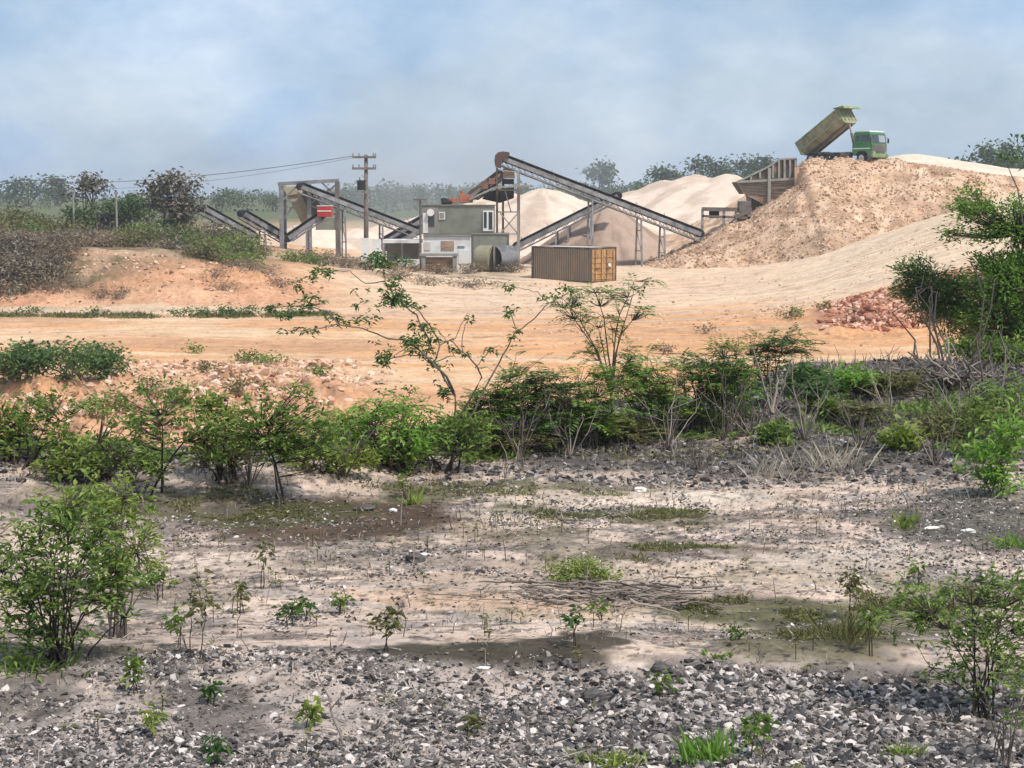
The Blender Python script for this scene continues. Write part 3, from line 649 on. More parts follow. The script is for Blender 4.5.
# screening tower under the head of the long conveyor
def tower():
    D = 132.6; g = at(505, 240, D)
    t = thing('screening_tower', 'tall rusty screening tower on braced legs behind the green cabin', 'tower', (g[0], D, gz(g[0], D)))
    for px, top, dd in ((497, 168, 0), (503, 176, 2.6), (518, 171, 0), (519, 171, 2.6)):
        a = V3(at(px, top, D + dd)); PB().beam((a.x, a.y, gz(a.x, a.y) - .2), a, .17).build('leg', M['rust'] if px < 504 else M['concrete'], t)
    br = PB()
    for a, b in (((497, 212), (518, 212)), ((497, 190), (518, 190)), ((500, 213), (518, 234)), ((518, 213), (500, 234)), ((497, 170), (518, 172)), ((500, 234), (518, 234)), ((505, 190), (511, 212))):
        br.beam(at(*a, D), at(*b, D), .1); br.beam(at(*a, D + 2.6), at(*b, D + 2.6), .1)
    br.build('brace', M['concrete'], t)
    def poly(name, pts, d0, dep, m):
        P = [at(x, y, D + d0) for x, y in pts]; Q = [p + np.array([0, dep, 0]) for p in P]; n = len(P)
        return PB().add(P + Q, [tuple(range(n)), tuple(range(n, 2 * n))[::-1]] + [(i, n + i, n + (i + 1) % n, (i + 1) % n) for i in range(n)]).build(name, m, t)
    poly('screen_deck', [(466, 199), (466, 194), (499, 169), (503, 172), (503, 180), (484, 196), (478, 200)], .2, 2.2, M['rust'])
    poly('screen_side', [(469, 195.5), (500, 173), (500, 176), (471, 198)], .05, .12, M['greenbox'])
    poly('hopper_box', [(503, 168), (514, 170), (515, 178), (503, 178)], .15, 2.2, M['plank'])
    poly('under_box', [(482, 199), (487, 192), (500, 189), (514, 187), (514, 198), (500, 203)], .3, 2.0, M['black'])
    poly('back_panel', [(504, 179), (514, 179), (514, 184), (504, 184)], .3, 2.0, M['black'])
    cw = PB(); cw.beam(at(468, 200, D - .5), at(495, 187.5, D - .5), 1.0, .14, up=(0, 0, 1)); cw.beam(at(495, 187.5, D - .5), at(532, 185.5, D - .5), 1.0, .14)
    cw.build('catwalk', M['concrete'], t)
    rl = PB()
    for px, py in ((470, 199), (477, 196), (484, 192.5), (491, 189.5), (497, 187)): rl.beam(at(px, py, D - .95), at(px, py - 9, D - .95), .05)
    rl.beam(at(470, 190, D - .95), at(497, 178, D - .95), .05); rl.beam(at(470, 194.5, D - .95), at(497, 182.5, D - .95), .04)
    rl.build('railing', M['dsteel'], t)
    for x, y in ((485, 186), (492, 181)): PB().box(V3(at(x, y, D + .05)), (.5, .25, .45)).build('motor_box', M['orange'], t)
tower()
def engine():
    g = V3(at(463, 203, 132)); t = thing('engine', 'rusty orange engine sitting on the green cabin roof', 'engine', (g.x, g.y, at(463, 204, 132)[2]))
    PB().box(g + Vector((.1, 0, .35)), (.85, .8, .7)).build('block', M['orange'], t, bevel=.05)
    PB().tube(g + Vector((-.1, -.2, .6)), g + Vector((-.1, -.2, 1.0)), .12).build('exhaust', M['orange'], t); PB().tube(g + Vector((.45, 0, .3)), g + Vector((.8, 0, .3)), .28).build('fan', M['orange'], t)
    PB().box(g + Vector((-.8, 0, .2)), (.7, .6, .35)).build('base_tank', M['orange'], t, bevel=.04)
engine()
g = V3(at(447, 204.5, 132)); t = thing('tarpaulin_bundle', 'dark lump of covered gear on the green cabin roof', 'bundle', g)
PB().box(g + Vector((0, 0, .18)), (.9, .7, .34)).box(g + Vector((-.25, 0, .4)), (.5, .5, .25)).build('cover', M['black'], t, bevel=.12); PB().tube(g + Vector((-.4, -.1, .3)), g + Vector((.5, -.1, .55)), .07).build('strut', M['dsteel'], t)

# cabins
D = 131.5
def bxp(x0, y0, x1, y1, d0, dep):
    """box from screen rectangle at depth D+d0 going back dep metres"""
    a = at(x0, y0, D + d0); b = at(x1, y1, D + d0)
    return PB().box(((a[0] + b[0]) / 2, D + d0 + dep / 2, (a[2] + b[2]) / 2), (b[0] - a[0], dep, a[2] - b[2]))
def cabins():
    g = at(458, 235, D); t = thing('green_cabin', 'faded green upper site cabin with a white framed window at its right end', 'cabin', (g[0], D, g[2]))
    bxp(421.7, 206, 494.5, 234, 0, 2.5).build('body', M['greenbox'], t)
    bxp(421.0, 204.7, 495.2, 206, -.1, 2.7).build('roof', M['dsteel'], t)
    bxp(422.0, 207, 438, 234, -.04, .03).build('left_panel', M['greybox'], t)
    rb = PB()
    for px in np.arange(441, 482, 2.1): a = at(px, 206.5, D - .02); b = at(px, 233.5, D - .02); rb.beam(a, b, .04, .06)
    rb.build('cladding_ribs', M['greenbox'], t)
    bxp(422.8, 213, 428, 233, -.08, .04).build('door', M['white'], t)
    bxp(428.3, 213.5, 434.3, 226, -.1, .05).build('dark_window', M['glass'], t)
    PB().tube(at(430.5, 212.5, D - .35), at(430.5, 212.5, D - .1), .3, n=14).build('round_ac_unit', M['white'], t)  # white dome of the air conditioning unit, gives no light
    f = bxp(438.8, 212, 445, 219.5, -.1, .06).build('small_window', M['white'], t); bxp(439.6, 212.8, 444.2, 218.3, -.13, .02).build('pane', M['greybox'], f)
    f = bxp(483, 210.5, 493.6, 231, -.12, .08).build('window', M['white'], t)
    bxp(483.8, 212, 486.8, 228, -.14, .02).build('pane', M['glass'], f); bxp(488.6, 212, 492.4, 229.5, -.14, .02).build('pane', M['glass'], f)
    g = at(470, 262, D)
    t = thing('lower_green_cabin', 'mossy green cabin at the bottom right of the stacked site cabins', 'cabin', (g[0], D, gz(g[0], D)))
    a = at(490, 234.3, D); zb = gz(a[0], D) - .1
    hgt = a[2] - zb; x0, x1 = at(472, 240, D)[0], at(508.5, 240, D)[0]
    PB().box(((x0 + x1) / 2, D + 1.25, zb + hgt / 2), (x1 - x0, 2.5, hgt)).build('body', M['greenbox'], t)
    bxp(471.5, 233.2, 509, 234.3, -.07, 2.64).build('roof', M['greybox'], t)
    PB().box((x1, D, zb + hgt / 2), (.12, .12, hgt - .02)).box((x0 + .06, D - .02, zb + hgt / 2), (.1, .1, hgt - .02)).build('corner_post', M['dsteel'], t)
    t = thing('white_cabin', 'white painted lower cabin with a brown shuttered window', 'cabin', (at(445, 262, D)[0], D, zb))
    x0, x1 = at(423.5, 240, D)[0], at(471.3, 240, D)[0]; z1 = at(440, 236.4, D)[2]
    PB().box(((x0 + x1) / 2, D + 1.1, (zb + z1) / 2), (x1 - x0, 2.3, z1 - zb)).build('body', M['white'], t)
    bxp(423, 234.4, 471.5, 236.2, -.2, 2.6).build('roof', M['greybox'], t)
    bxp(441, 241, 454, 250.5, -.1, .06).build('shutter', M['plank'], t)
    bxp(423.8, 242, 430.5, 250, -.12, .08).build('white_board', M['conttop'], t)
    bxp(458.5, 250, 470.8, 263.5, -.12, .07).build('door', M['white'], t); bxp(457.5, 246, 464.5, 248, -.1, .05).build('sign_plate', M['steel'], t)
cabins()
def culvert():
    a, b, c = V3(at(480, 262, 129.6)), V3(at(494, 262, 129.0)), V3(at(512, 261.5, 130.2))
    zc = gz(b.x, 129.5) + 1.0
    for p in (a, b, c): p.z = zc
    t = thing('storage_tank', 'fat olive and grey corrugated tank lying in front of the green cabin', 'tank', (b.x, b.y, zc - 1))
    PB().tube(a, b, 1.05, n=30).build('olive_shell', mat('olive_tank', (.34, .31, .19), (.25, .22, .15), scale=1), t, smooth=False)
    PB().tube(b - Vector((.05, 0, 0)), b + Vector((.1, 0, 0)), 1.12, n=30).build('rim', M['dsteel'], t)
    co = PB(); d = c - b; n = 16
    for i in range(n): co.tube(b + d * (i / n), b + d * ((i + .5) / n), .97, 1.03, n=30, cap=False).tube(b + d * ((i + .5) / n), b + d * ((i + 1) / n), 1.03, .97, n=30, cap=(i == n - 1))
    co.build('corrugated_shell', M['steel'], t)
culvert()
def trough():
    x0, x1 = at(420, 255, 129)[0], at(458, 255, 129)[0]; y = 129; xm = (x0 + x1) / 2; g = gz(xm, y)
    t = thing('concrete_stand', 'low brown concrete stand with a slab top in front of the white cabin', 'stand', (xm, y, g)); zt = at(440, 254.5, 129)[2]
    PB().box((xm, y, zt), (x1 - x0, 1.2, .2)).build('slab', M['concrete'], t, bevel=.02)
    for x in (x0 + .3, x1 - .25): PB().box((x, y, (zt + g) / 2 - .1), (.3, 1.0, zt - g)).build('leg', M['concrete'], t)
    PB().box((xm, y + .3, (zt + g) / 2 - .12), (x1 - x0 - .7, .2, zt - g - .2)).build('back_wall', M['plank'], t)
trough()
def shed():
    D_ = 133; x0, x1 = at(384, 240, D_)[0], at(422, 240, D_)[0]; g = gz((x0 + x1) / 2, D_)
    t = thing('open_shed', 'low open shed with a flat white roof left of the white cabin', 'shed', ((x0 + x1) / 2, D_, g)); z = at(400, 241, D_)[2]
    PB().box(((x0 + x1) / 2, D_, z), (x1 - x0, 2.6, .28)).build('roof', M['white'], t)
    PB().box(((x0 + x1) / 2, D_ + 1.0, (z + g) / 2 - .1), (x1 - x0 - .3, .12, z - g - .2)).build('back_wall', M['greybox'], t)
    for x in (x0 + .15, (x0 + x1) / 2, x1 - .15): PB().beam((x, D_ - 1.2, g - .1), (x, D_ - 1.2, z - .14), .12).build('post', M['steel'], t)
    PB().box(((x0 + x1) / 2 + .6, D_ - 1.25, g + .35), (1.9, .1, .6)).build('front_board', M['white'], t)
shed()
for px0, px1, y0, lab in ((361, 369, 238, 'narrow leaning white panel at the foot of the utility pole'), (372, 381, 239, 'wide upright white panel just right of the utility pole')):
    a = at(px0, y0, 127); b = at(px1, y0, 127); g = gz(a[0], 127)
    t = thing('white_metal_sheet', lab, 'sheet', ((a[0] + b[0]) / 2, 127, g), 0, 'white boards by the utility pole')
    PB().box(((a[0] + b[0]) / 2, 127, (g + a[2]) / 2), (b[0] - a[0], .12, a[2] - g)).build('board', M['white'], t); PB().beam(((a[0] + b[0]) / 2, 127.1, g), ((a[0] + b[0]) / 2, 127.6, g), .08).build('foot', M['steel'], t)
def tpole():
    p = V3(at(420.2, 199.5, 130)); g = gz(p.x, p.y); t = thing('floodlight_pole', 'thin post with a flat crossbar lamp at the left end of the green cabin', 'lamp post', (p.x, p.y, g))
    PB().tube((p.x, p.y, g - .1), p, .09, n=8).build('pole', M['dsteel'], t); PB().box(p, (1.05, .35, .14)).build('lamp_head', M['dsteel'], t)
tpole()

# utility pole and wires
def upole():
    D = 127.5; b = at(366, 250, D); top = at(366, 154.5, D); g = gz(b[0], D)
    t = thing('utility_pole', 'wooden utility pole with two crossarms and a black transformer', 'utility pole', (b[0], D, g))
    PB().tube((b[0], D, g - .3), top, .21, .14, n=10).build('pole', M['wood'], t, smooth=True)
    for y_, l, r_ in ((157.2, 352.5, 376), (168.5, 352, 376)): PB().beam(at(l, y_, D - .2), at(r_, y_, D - .2), .15, .17).build('crossarm', M['wood'], t)
    for y_ in (156, 167.3):
        for px in (353, 359, 373.5, 375.5):
            a = at(px, y_, D - .2); PB().tube(a, (a[0], a[1], a[2] + .22), .07, .05, n=6).build('insulator', M['greybox'], t)
    a = at(361.5, 190, D - .35); tr = PB().tube(a, (a[0], a[1], a[2] + .75), .33, n=12).build('transformer', M['black'], t)
    PB().tube((a[0] - .12, a[1], a[2] + .75), (a[0] - .12, a[1], a[2] + 1.0), .06, n=6).build('bushing', M['greybox'], tr)
    PB().beam(at(361, 192, D - .3), at(368, 192, D - .3), .1).beam(at(362, 175, D - .2), at(366, 180, D - .2), .06).build('bracket', M['steel'], t)
upole()
def wire(name, label, a, b, sag, r=.022, seg=30, grp=None):
    a, b = np.array(a, float), np.array(b, float); q = np.linspace(0, 1, seg)[:, None]
    P = a + (b - a) * q; P[:, 2] -= (4 * q * (1 - q) * sag)[:, 0]
    V, Q = tubes_np([(P, np.full(seg, r))], 4); return tag(mesh_np(name, V, Q, M['dsteel']), label, 'wire', grp)
a = at(353, 156, 127.3); b = at(-60, 177, 190); wire('overhead_wire', 'thin upper overhead wire from the pole top to the left edge', a, b, 1.3, .026, grp='overhead wires')
a = at(359, 156.5, 127.3); b = at(-60, 181, 190); wire('overhead_wire', 'thin lower overhead wire from the pole top to the left edge', a, b, 1.7, .014, grp='overhead wires')
del a, b

# shipping container
def container():
    D = 119.5; c = V3(at(591, 281, D)); g = gz(c.x, c.y) - .03
    th = R(-44)
    t = thing('shipping_container', 'weathered grey brown shipping container with ochre doors facing right', 'container', (c.x, c.y, g))
    # local: long side runs -ux from the corner, doors run +uy
    ux = Vector((math.cos(R(136)), math.sin(R(136)), 0)); uy = Vector((math.cos(R(46)), math.sin(R(46)), 0)); Lc, Wc, Hc = 6.06, 2.9, 2.6
    o = Vector((c.x, c.y, g))
    nrm = -uy   # outward normal of the long side
    def P(s, q, z): return o + ux * s + uy * q + Vector((0, 0, z))
    # body: corrugated long side
    pr = []; n = 26
    for i in range(n):
        s0 = .12 + (Lc - .24) * i / n; s1 = s0 + (Lc - .24) / n
        w_ = (s1 - s0)
        pr += [(s0, .0), (s0 + .3 * w_, .0), (s0 + .5 * w_, .10), (s0 + .8 * w_, .10)]
    pr.append((Lc - .12, 0))
    for face in ('near', 'far'):
        m_ = PB(); vs = []
        for s, q in pr:
            q2 = (.03 + q) if face == 'near' else (Wc - .03 - q)
            vs += [P(s, q2, .12), P(s, q2, Hc - .1)]
        m_.add(vs, [(2 * i, 2 * i + 2, 2 * i + 3, 2 * i + 1) for i in range(len(pr) - 1)]); m_.build('side_wall', M['contside'], t)
    m_ = PB().add([P(Lc - .05, .05, .1), P(Lc - .05, Wc - .05, .1), P(Lc - .05, Wc - .05, Hc - .05), P(Lc - .05, .05, Hc - .05)], [(0, 1, 2, 3)]); m_.build('end_wall', M['contside'], t)
    m_ = PB(); m_.add([P(.03, .03, Hc - .03), P(Lc - .03, .03, Hc - .03), P(Lc - .03, Wc - .03, Hc - .03), P(.03, Wc - .03, Hc - .03), P(.03, .03, Hc + .02), P(Lc - .03, .03, Hc + .02), P(Lc - .03, Wc - .03, Hc + .02), P(.03, Wc - .03, Hc + .02)],
             [(0, 1, 2, 3), (4, 5, 6, 7), (0, 1, 5, 4), (1, 2, 6, 5), (2, 3, 7, 6), (3, 0, 4, 7)]); m_.build('roof', M['conttop'], t)
    m_ = PB()
    for s in (.07, Lc - .07):
        for q in (.07, Wc - .07): m_.beam(P(s, q, 0), P(s, q, Hc + .04), .15)
    for z in (.08, Hc - .02):
        for q in (.06, Wc - .06): m_.beam(P(.14, q, z), P(Lc - .14, q, z), .1, .13)
        m_.beam(P(.06, .14, z), P(.06, Wc - .14, z), .1, .13)
    m_.build('frame', M['rust'], t)
    for k in range(2):
        q0 = .15 + k * (Wc - .3) / 2; q1 = q0 + (Wc - .3) / 2 - .03
        d_ = PB(); d_.add([P(.04, q0, .15), P(.04, q1, .15), P(.04, q1, Hc - .1), P(.04, q0, Hc - .1), P(.1, q0, .15), P(.1, q1, .15), P(.1, q1, Hc - .1), P(.1, q0, Hc - .1)], [(0, 1, 2, 3), (4, 5, 6, 7), (0, 1, 5, 4), (1, 2, 6, 5), (2, 3, 7, 6), (3, 0, 4, 7)])
        for z in (.35, .75, 1.15, 1.55, 1.95): d_.beam(P(.015, q0 + .08, z), P(.015, q1 - .08, z), .12, .05, up=uy)
        dd = d_.build('door', M['contdoor'], t)
        lb = PB()
        for q in (q0 + .28, q1 - .28): lb.tube(P(-.03, q, .2), P(-.03, q, Hc - .15), .028, n=6)
        lb.beam(P(-.05, q0 + .3, 1.1), P(-.05, q0 + .7, 1.1), .05); lb.build('lock_bar', M['rust'], dd)
    a = PB().add([P(-.035, 1.95, 1.2), P(-.035, 2.2, 1.2), P(-.035, 2.15, 1.45), P(-.035, 1.9, 1.42), P(-.02, 1.95, 1.2), P(-.02, 2.2, 1.2), P(-.02, 2.15, 1.45), P(-.02, 1.9, 1.42)], [(0, 1, 2, 3), (4, 5, 6, 7), (0, 1, 5, 4), (1, 2, 6, 5), (2, 3, 7, 6), (3, 0, 4, 7)]); a.build('white_sticker', M['white'], t)
container()

# rock hopper and its feeder
def hopper():
    D = 138.0; g = at(770, 212, D)
    t = thing('rock_hopper', 'big rusty brown rock hopper beside the tipped truck', 'hopper', (g[0], D, gz(g[0], D)))
    def poly(name, pts, d0, dep, m):
        P = [at(x, y, D + d0) for x, y in pts]; Q = [p + np.array([0, dep, 0]) for p in P]; n = len(P)
        return PB().add(P + Q, [tuple(range(n)), tuple(range(n, 2 * n))[::-1]] + [(i, n + i, n + (i + 1) % n, (i + 1) % n) for i in range(n)]).build(name, m, t)
    poly('upper_side_panel', [(736.5, 182), (768, 167), (779, 159.5), (797, 158.5), (797, 178), (768, 178.5), (742, 180.8)], 0, .14, M['rust'])
    poly('lower_side_panel', [(737, 182.5), (768, 179.2), (797, 178.7), (797, 207), (765, 205), (744, 194)], .05, .14, M['plank'])
    poly('far_side_panel', [(740, 181), (768, 166.5), (779, 160), (797, 159), (797, 207), (765, 205), (746, 193)], 3.6, .14, M['rust'])
    poly('sloping_end_plate', [(737, 182.3), (738.4, 181.6), (746, 193), (744.6, 194)], .2, 3.4, M['rust'])
    rb = PB()
    for x, y0, y1 in ((773, 164.5, 178), (779, 160.5, 178), (784.5, 160, 178), (790, 160, 178), (795.5, 160, 178), (760, 171.5, 178.6), (751, 175.5, 180)):
        rb.beam(at(x, y0, D - .07), at(x, y1, D - .07), .16)
    rb.beam(at(737, 182, D - .08), at(797, 178.6, D - .08), .2); rb.beam(at(768, 167, D - .08), at(779, 159.5, D - .08), .14); rb.beam(at(779, 159.3, D - .08), at(797, 158.3, D - .08), .14); rb.beam(at(737, 182, D - .08), at(768, 167, D - .08), .14)
    rb.build('rib', M['concrete'], t)
    pk = PB()
    for q in np.linspace(0, 1, 6)[1:-1]: pk.beam(at(739 + 8 * q, 182 + 12 * q, D - .0), at(797, 179 + 26 * q, D - .0), .1)
    pk.build('stiffener', M['dsteel'], t)
    for x, y0, y1, dd in ((769.5, 168, 206, -.15), (750, 190, 214, .5), (769.5, 185, 212, 3.9), (752, 190, 214, 3.4)):
        a = at(x, y0, D + dd); b = at(x, y1, D + dd); PB().beam(a, (a[0], a[1], min(b[2], emz(a[0], a[1])) - .2), .26).build('post', M['concrete'], t)
    poly('crusher_box', [(749, 194), (768, 196), (768, 212), (751, 210)], .9, 2.0, M['dsteel'])
    PB().tube(at(757, 203, D + .4), at(757, 203, D + .9), .65, n=18).build('flywheel', M['rust'], t)
    poly('retaining_post', [(795, 167.5), (799.5, 167), (799.5, 185), (795, 186)], -.6, .5, M['tanrock'])
hopper()
def feeder():
    D = 137.2; g = at(725, 222, D)
    t = thing('feeder_frame', 'open steel feeder frame between the long conveyor foot and the rock hopper', 'feeder', (g[0], D, gz(g[0], D)))
    fr = PB()
    for dd in (0, 2.0):
        fr.beam(at(702, 209, D + dd), at(737, 209.5, D + dd), .32); fr.beam(at(702, 216, D + dd), at(752, 218, D + dd), .2); fr.beam(at(735, 217, D + dd), at(752, 210, D + dd), .3)
    for x in (703, 714, 726, 736): fr.beam(at(x, 209, D), at(x, 209, D + 2), .16)
    fr.build('frame', M['dsteel'], t)
    PB().beam(at(704, 207.6, D + 1), at(738, 208, D + 1), 1.7, .06, up=(0, 0, 1)).build('top_plate', M['dsteel'], t)
    for x, dd in ((702.5, 0), (702.5, 2), (724, 0), (736, 0), (736, 2), (749, 0)):
        a = at(x, 209, D + dd); PB().beam(a, (a[0], a[1], emz(a[0], a[1]) - .2), .2).build('leg', M['steel'], t)
    PB().box(V3(at(744, 207, D + .5)), (1.0, 1.0, 1.0)).build('motor', M['dsteel'], t, bevel=.06)
    PB().box(V3(at(714, 214, D + .8)), (.8, .6, .7)).build('gearbox', M['black'], t, bevel=.06)
feeder()

# tipper truck
def truck():
    X0 = at(840.5, 160, 141)[0]; Y0 = 141.0; z0 = at(838, 164.3, 141)[2]
    t = thing('dump_truck', 'dusty green tipper truck on the heap top with its bed raised', 'dump truck', (X0, Y0, z0), R(-47)); t.scale = (.91, .91, .91)
    def B(): return MB()
    B().box((.35, -.42, .92), (7.5, .12, .26)).box((.35, .42, .92), (7.5, .12, .26)).box((-2.9, 0, .92), (.15, .9, .2)).box((.5, 0, .92), (.15, .9, .2)).box((1.6, 0, .92), (.15, .9, .2)).box((-1.2, 0, .92), (.2, .9, .2)).build('chassis', M['dsteel'], t)
    B().tube((3.15, -.9, .52), (3.15, .9, .52), .09).tube((-1.3, -.8, .52), (-1.3, .8, .52), .12).tube((-2.6, -.8, .52), (-2.6, .8, .52), .12).build('axle', M['dsteel'], t)
    def wheel(x, y, w_):
        o = bpy.data.objects.new('wheel', None); C.objects.link(o); o.parent = t; o.location = (x, y, .52)
        ty = MB(); n = 28; prof = [(.30, -w_ / 2), (.47, -w_ / 2), (.52, -w_ * .36), (.52, w_ * .36), (.47, w_ / 2), (.30, w_ / 2)]
        vs = [(r * math.cos(2 * math.pi * i / n), yy, r * math.sin(2 * math.pi * i / n)) for i in range(n) for r, yy in prof]; k = len(prof)
        ty.add(vs, [(i * k + j, i * k + (j + 1) % k, ((i + 1) % n) * k + (j + 1) % k, ((i + 1) % n) * k + j) for i in range(n) for j in range(k)])
        ty.build('tyre', M['black'], o)
        s = -1 if y < 0 else 1
        MB().tube((0, s * w_ * .30, 0), (0, s * w_ * .42, 0), .31, .30, n=20).tube((0, s * w_ * .42, 0), (0, s * w_ * .62, 0), .15, .11, n=12).build('rim', M['conttop'], o)
        return o
    for s in (-1, 1):
        wheel(3.15, s * 1.03, .3); wheel(-1.3, s * .95, .5); wheel(-2.6, s * .95, .5)
    # cab
    prof = [(2.25, .75), (2.25, 2.78), (2.45, 2.9), (3.95, 2.9), (4.12, 2.72), (4.32, 1.75), (4.34, .62), (3.85, .55), (3.78, .95), (3.45, 1.16), (2.9, 1.16), (2.58, .95), (2.5, .72)]
    cb = MB().prism(prof, -1.2, 1.2).build('cab', M['green'], t, bevel=.04)
    MB().prism([(2.3, 2.9), (2.4, 3.0), (3.9, 3.0), (4.05, 2.88)], -1.12, 1.12).build('cab_roof', M['white'], t, bevel=.02)
    # windscreen follows the slope of the front
    def fq(y0, y1, z0_, z1_, off=.012):
        def xx(z): return 4.12 + (2.72 - z) / (2.72 - 1.75) * .2 if z > 1.75 else 4.32
        m_ = MB(); m_.add([(xx(z0_) + off, y0, z0_), (xx(z0_) + off, y1, z0_), (xx(z1_) + off, y1, z1_), (xx(z1_) + off, y0, z1_), (xx(z0_) - .02, y0, z0_), (xx(z0_) - .02, y1, z0_), (xx(z1_) - .02, y1, z1_), (xx(z1_) - .02, y0, z1_)],
              [(0, 1, 2, 3), (4, 5, 6, 7), (0, 1, 5, 4), (1, 2, 6, 5), (2, 3, 7, 6), (3, 0, 4, 7)]); return m_
    ws = fq(-1.08, 1.08, 1.85, 2.68).build('windscreen', M['glass'], t)
    fq(-.0, .98, 1.95, 2.6, .02).build('pane', M['paleglass'], ws)
    fq(-1.1, 1.1, 1.05, 1.75, .03).build('grille', M['dsteel'], t)
    g_ = MB()
    for z in (1.15, 1.3, 1.45, 1.6): g_.box((4.375, 0, z), (.03, 1.9, .05))
    g_.build('grille_bars', M['greybox'], t)
    MB().box((4.4, 0, .72), (.2, 2.44, .36)).build('bumper', M['bedgreen'], t, bevel=.03)
    for s in (-1, 1):
        MB().box((4.38, s * .92, 1.0), (.08, .34, .2)).build('headlight', M['paleglass'], t, bevel=.02)
        MB().beam((4.1, s * 1.2, 2.4), (4.3, s * 1.42, 2.35), .04).box((4.3, s * 1.42, 2.1), (.08, .18, .42)).build('mirror', M['black'], t)
        y = s * 1.205
        dr = MB().box((3.55, y, 1.9), (1.0, .03, 1.55)).build('door', M['green'], t)
        MB().box((3.55, y + s * .02, 2.3), (.86, .02, .6)).build('window', M['glass'], dr)
        MB().box((3.18, y + s * .03, 1.82), (.16, .04, .05)).build('handle', M['black'], dr)
        MB().box((2.7, y, 2.3), (.42, .02, .55)).build('side_window', M['glass'], t)
        MB().box((3.2, y + s * .02, 1.38), (1.9, .02, .10)).build('door_stripe', M['white'], t)
        MB().box((-1.95, s * 1.02, 1.14), (2.7, .5, .05)).build('mudguard', M['dsteel'], t)
        MB().box((4.05, s * 1.12, .5), (.3, .25, .25)).build('step', M['dsteel'], t)
    MB().box((2.12, -.5, 1.5), (.22, 1.0, 1.3)).tube((2.1, .85, .9), (2.1, .85, 3.0), .08).build('air_intake', M['black'], t, bevel=.03)
    MB().tube((.75, -.85, .8), (1.75, -.85, .8), .32, n=16).build('fuel_tank', M['dsteel'], t)
    MB().box((.2, -.85, .8), (.5, .45, .5)).build('battery_box', M['black'], t, bevel=.03); MB().box((.2, .85, .8), (.5, .45, .5)).build('battery_box', M['black'], t, bevel=.03)
    # tipping bed
    be = bpy.data.objects.new('bed', None); C.objects.link(be); be.parent = t; be.location = (-3.05, 0, 1.15); be.rotation_euler = (0, R(-33), 0)
    Lb, Wb, Hb = 5.35, 1.22, 1.45; f0 = -.55
    fl = MB().box((f0 + Lb / 2, 0, .08), (Lb, 1.7, .12)); fl.build('floor', M['bedrust'], be)
    for s in (-1, 1):
        sd_ = MB(); y0, y1 = s * .85, s * Wb
        P = [(f0, y0, .05), (f0 + Lb, y0, .05), (f0 + Lb, y1, .45), (f0 + Lb, y1, Hb), (f0 - .1, y1, Hb), (f0, y1, .45)]
        Q = [(x, y - s * .07, z) for x, y, z in P]
        sd_.add(P + Q, [(0, 1, 2, 5), (5, 2, 3, 4), (6, 11, 8, 7), (11, 10, 9, 8), (3, 9, 10, 4), (0, 6, 7, 1), (0, 5, 11, 6), (5, 4, 10, 11), (1, 7, 8, 2), (2, 8, 9, 3)])
        so_ = sd_.build('side_wall', M['bedrust'], be)
        rb = MB()
        rb.beam((f0 - .1, y1 + s * .03, Hb), (f0 + Lb, y1 + s * .03, Hb), .14, .12)
        rb.beam((f0, y1 + s * .03, .5), (f0 + Lb, y1 + s * .03, .5), .09, .09)
        for x in np.linspace(f0 + .2, f0 + Lb - .08, 6): rb.beam((x, y1 + s * .035, .5), (x, y1 + s * .035, Hb), .1, .07); rb.beam((x, y0 + s * .02, .06), (x, y1 + s * .03, .48), .08, .07)
        rb.build('rib', M['bedgreen'], so_)
    MB().add([(f0 + Lb, -.85, .02), (f0 + Lb, .85, .02), (f0 + Lb, Wb, .45), (f0 + Lb, Wb, Hb + .25), (f0 + Lb, -Wb, Hb + .25), (f0 + Lb, -Wb, .45)] + [(f0 + Lb + .1, y, z) for y, z in ((-.85, .02), (.85, .02), (Wb, .45), (Wb, Hb + .25), (-Wb, Hb + .25), (-Wb, .45))],
             [(0, 1, 2, 3, 4, 5), (11, 10, 9, 8, 7, 6)] + [(i, 6 + i, 6 + (i + 1) % 6, (i + 1) % 6) for i in range(6)]).build('front_wall', M['bedrust'], be)
    rb = MB()
    for y in (-1.1, -.55, 0, .55, 1.1): rb.box((f0 + Lb + .13, y, .9), (.08, .12, 1.2))
    rb.build('front_rib', M['bedgreen'], be)
    MB().prism([(f0 + Lb - .1, Hb + .2), (f0 + Lb - .1, Hb + .32), (f0 + Lb + .95, Hb - .12), (f0 + Lb + 1.0, Hb - .4), (f0 + Lb + .93, Hb - .4), (f0 + Lb + .88, Hb - .2)], -1.28, 1.28).build('cab_guard', M['bedgreen'], be)
    MB().box((f0 - .12, 0, .85), (.1, 2.3, 1.3)).box((f0 - .16, 0, 1.3), (.08, 2.3, .12)).box((f0 - .16, 0, .4), (.08, 2.3, .12)).build('tailgate', M['bedgreen'], be)
    for y in (-.5, .5): MB().beam((f0 + .1, y, -.04), (f0 + Lb - .1, y, -.04), .16, .12).build('underbeam', M['dsteel'], be)
    # ram
    q = Matrix.Translation((-3.05, 0, 1.15)) @ Matrix.Rotation(R(-33), 4, 'Y') @ Vector((f0 + Lb + .2, 0, 1.0))
    mid = Vector((1.75, 0, 1.0)).lerp(q, .5)
    MB().tube((1.75, 0, 1.0), mid, .13).build('ram_cylinder', M['dsteel'], t); MB().tube(mid, q, .085).build('ram_rod', M['concrete'], t)
truck()

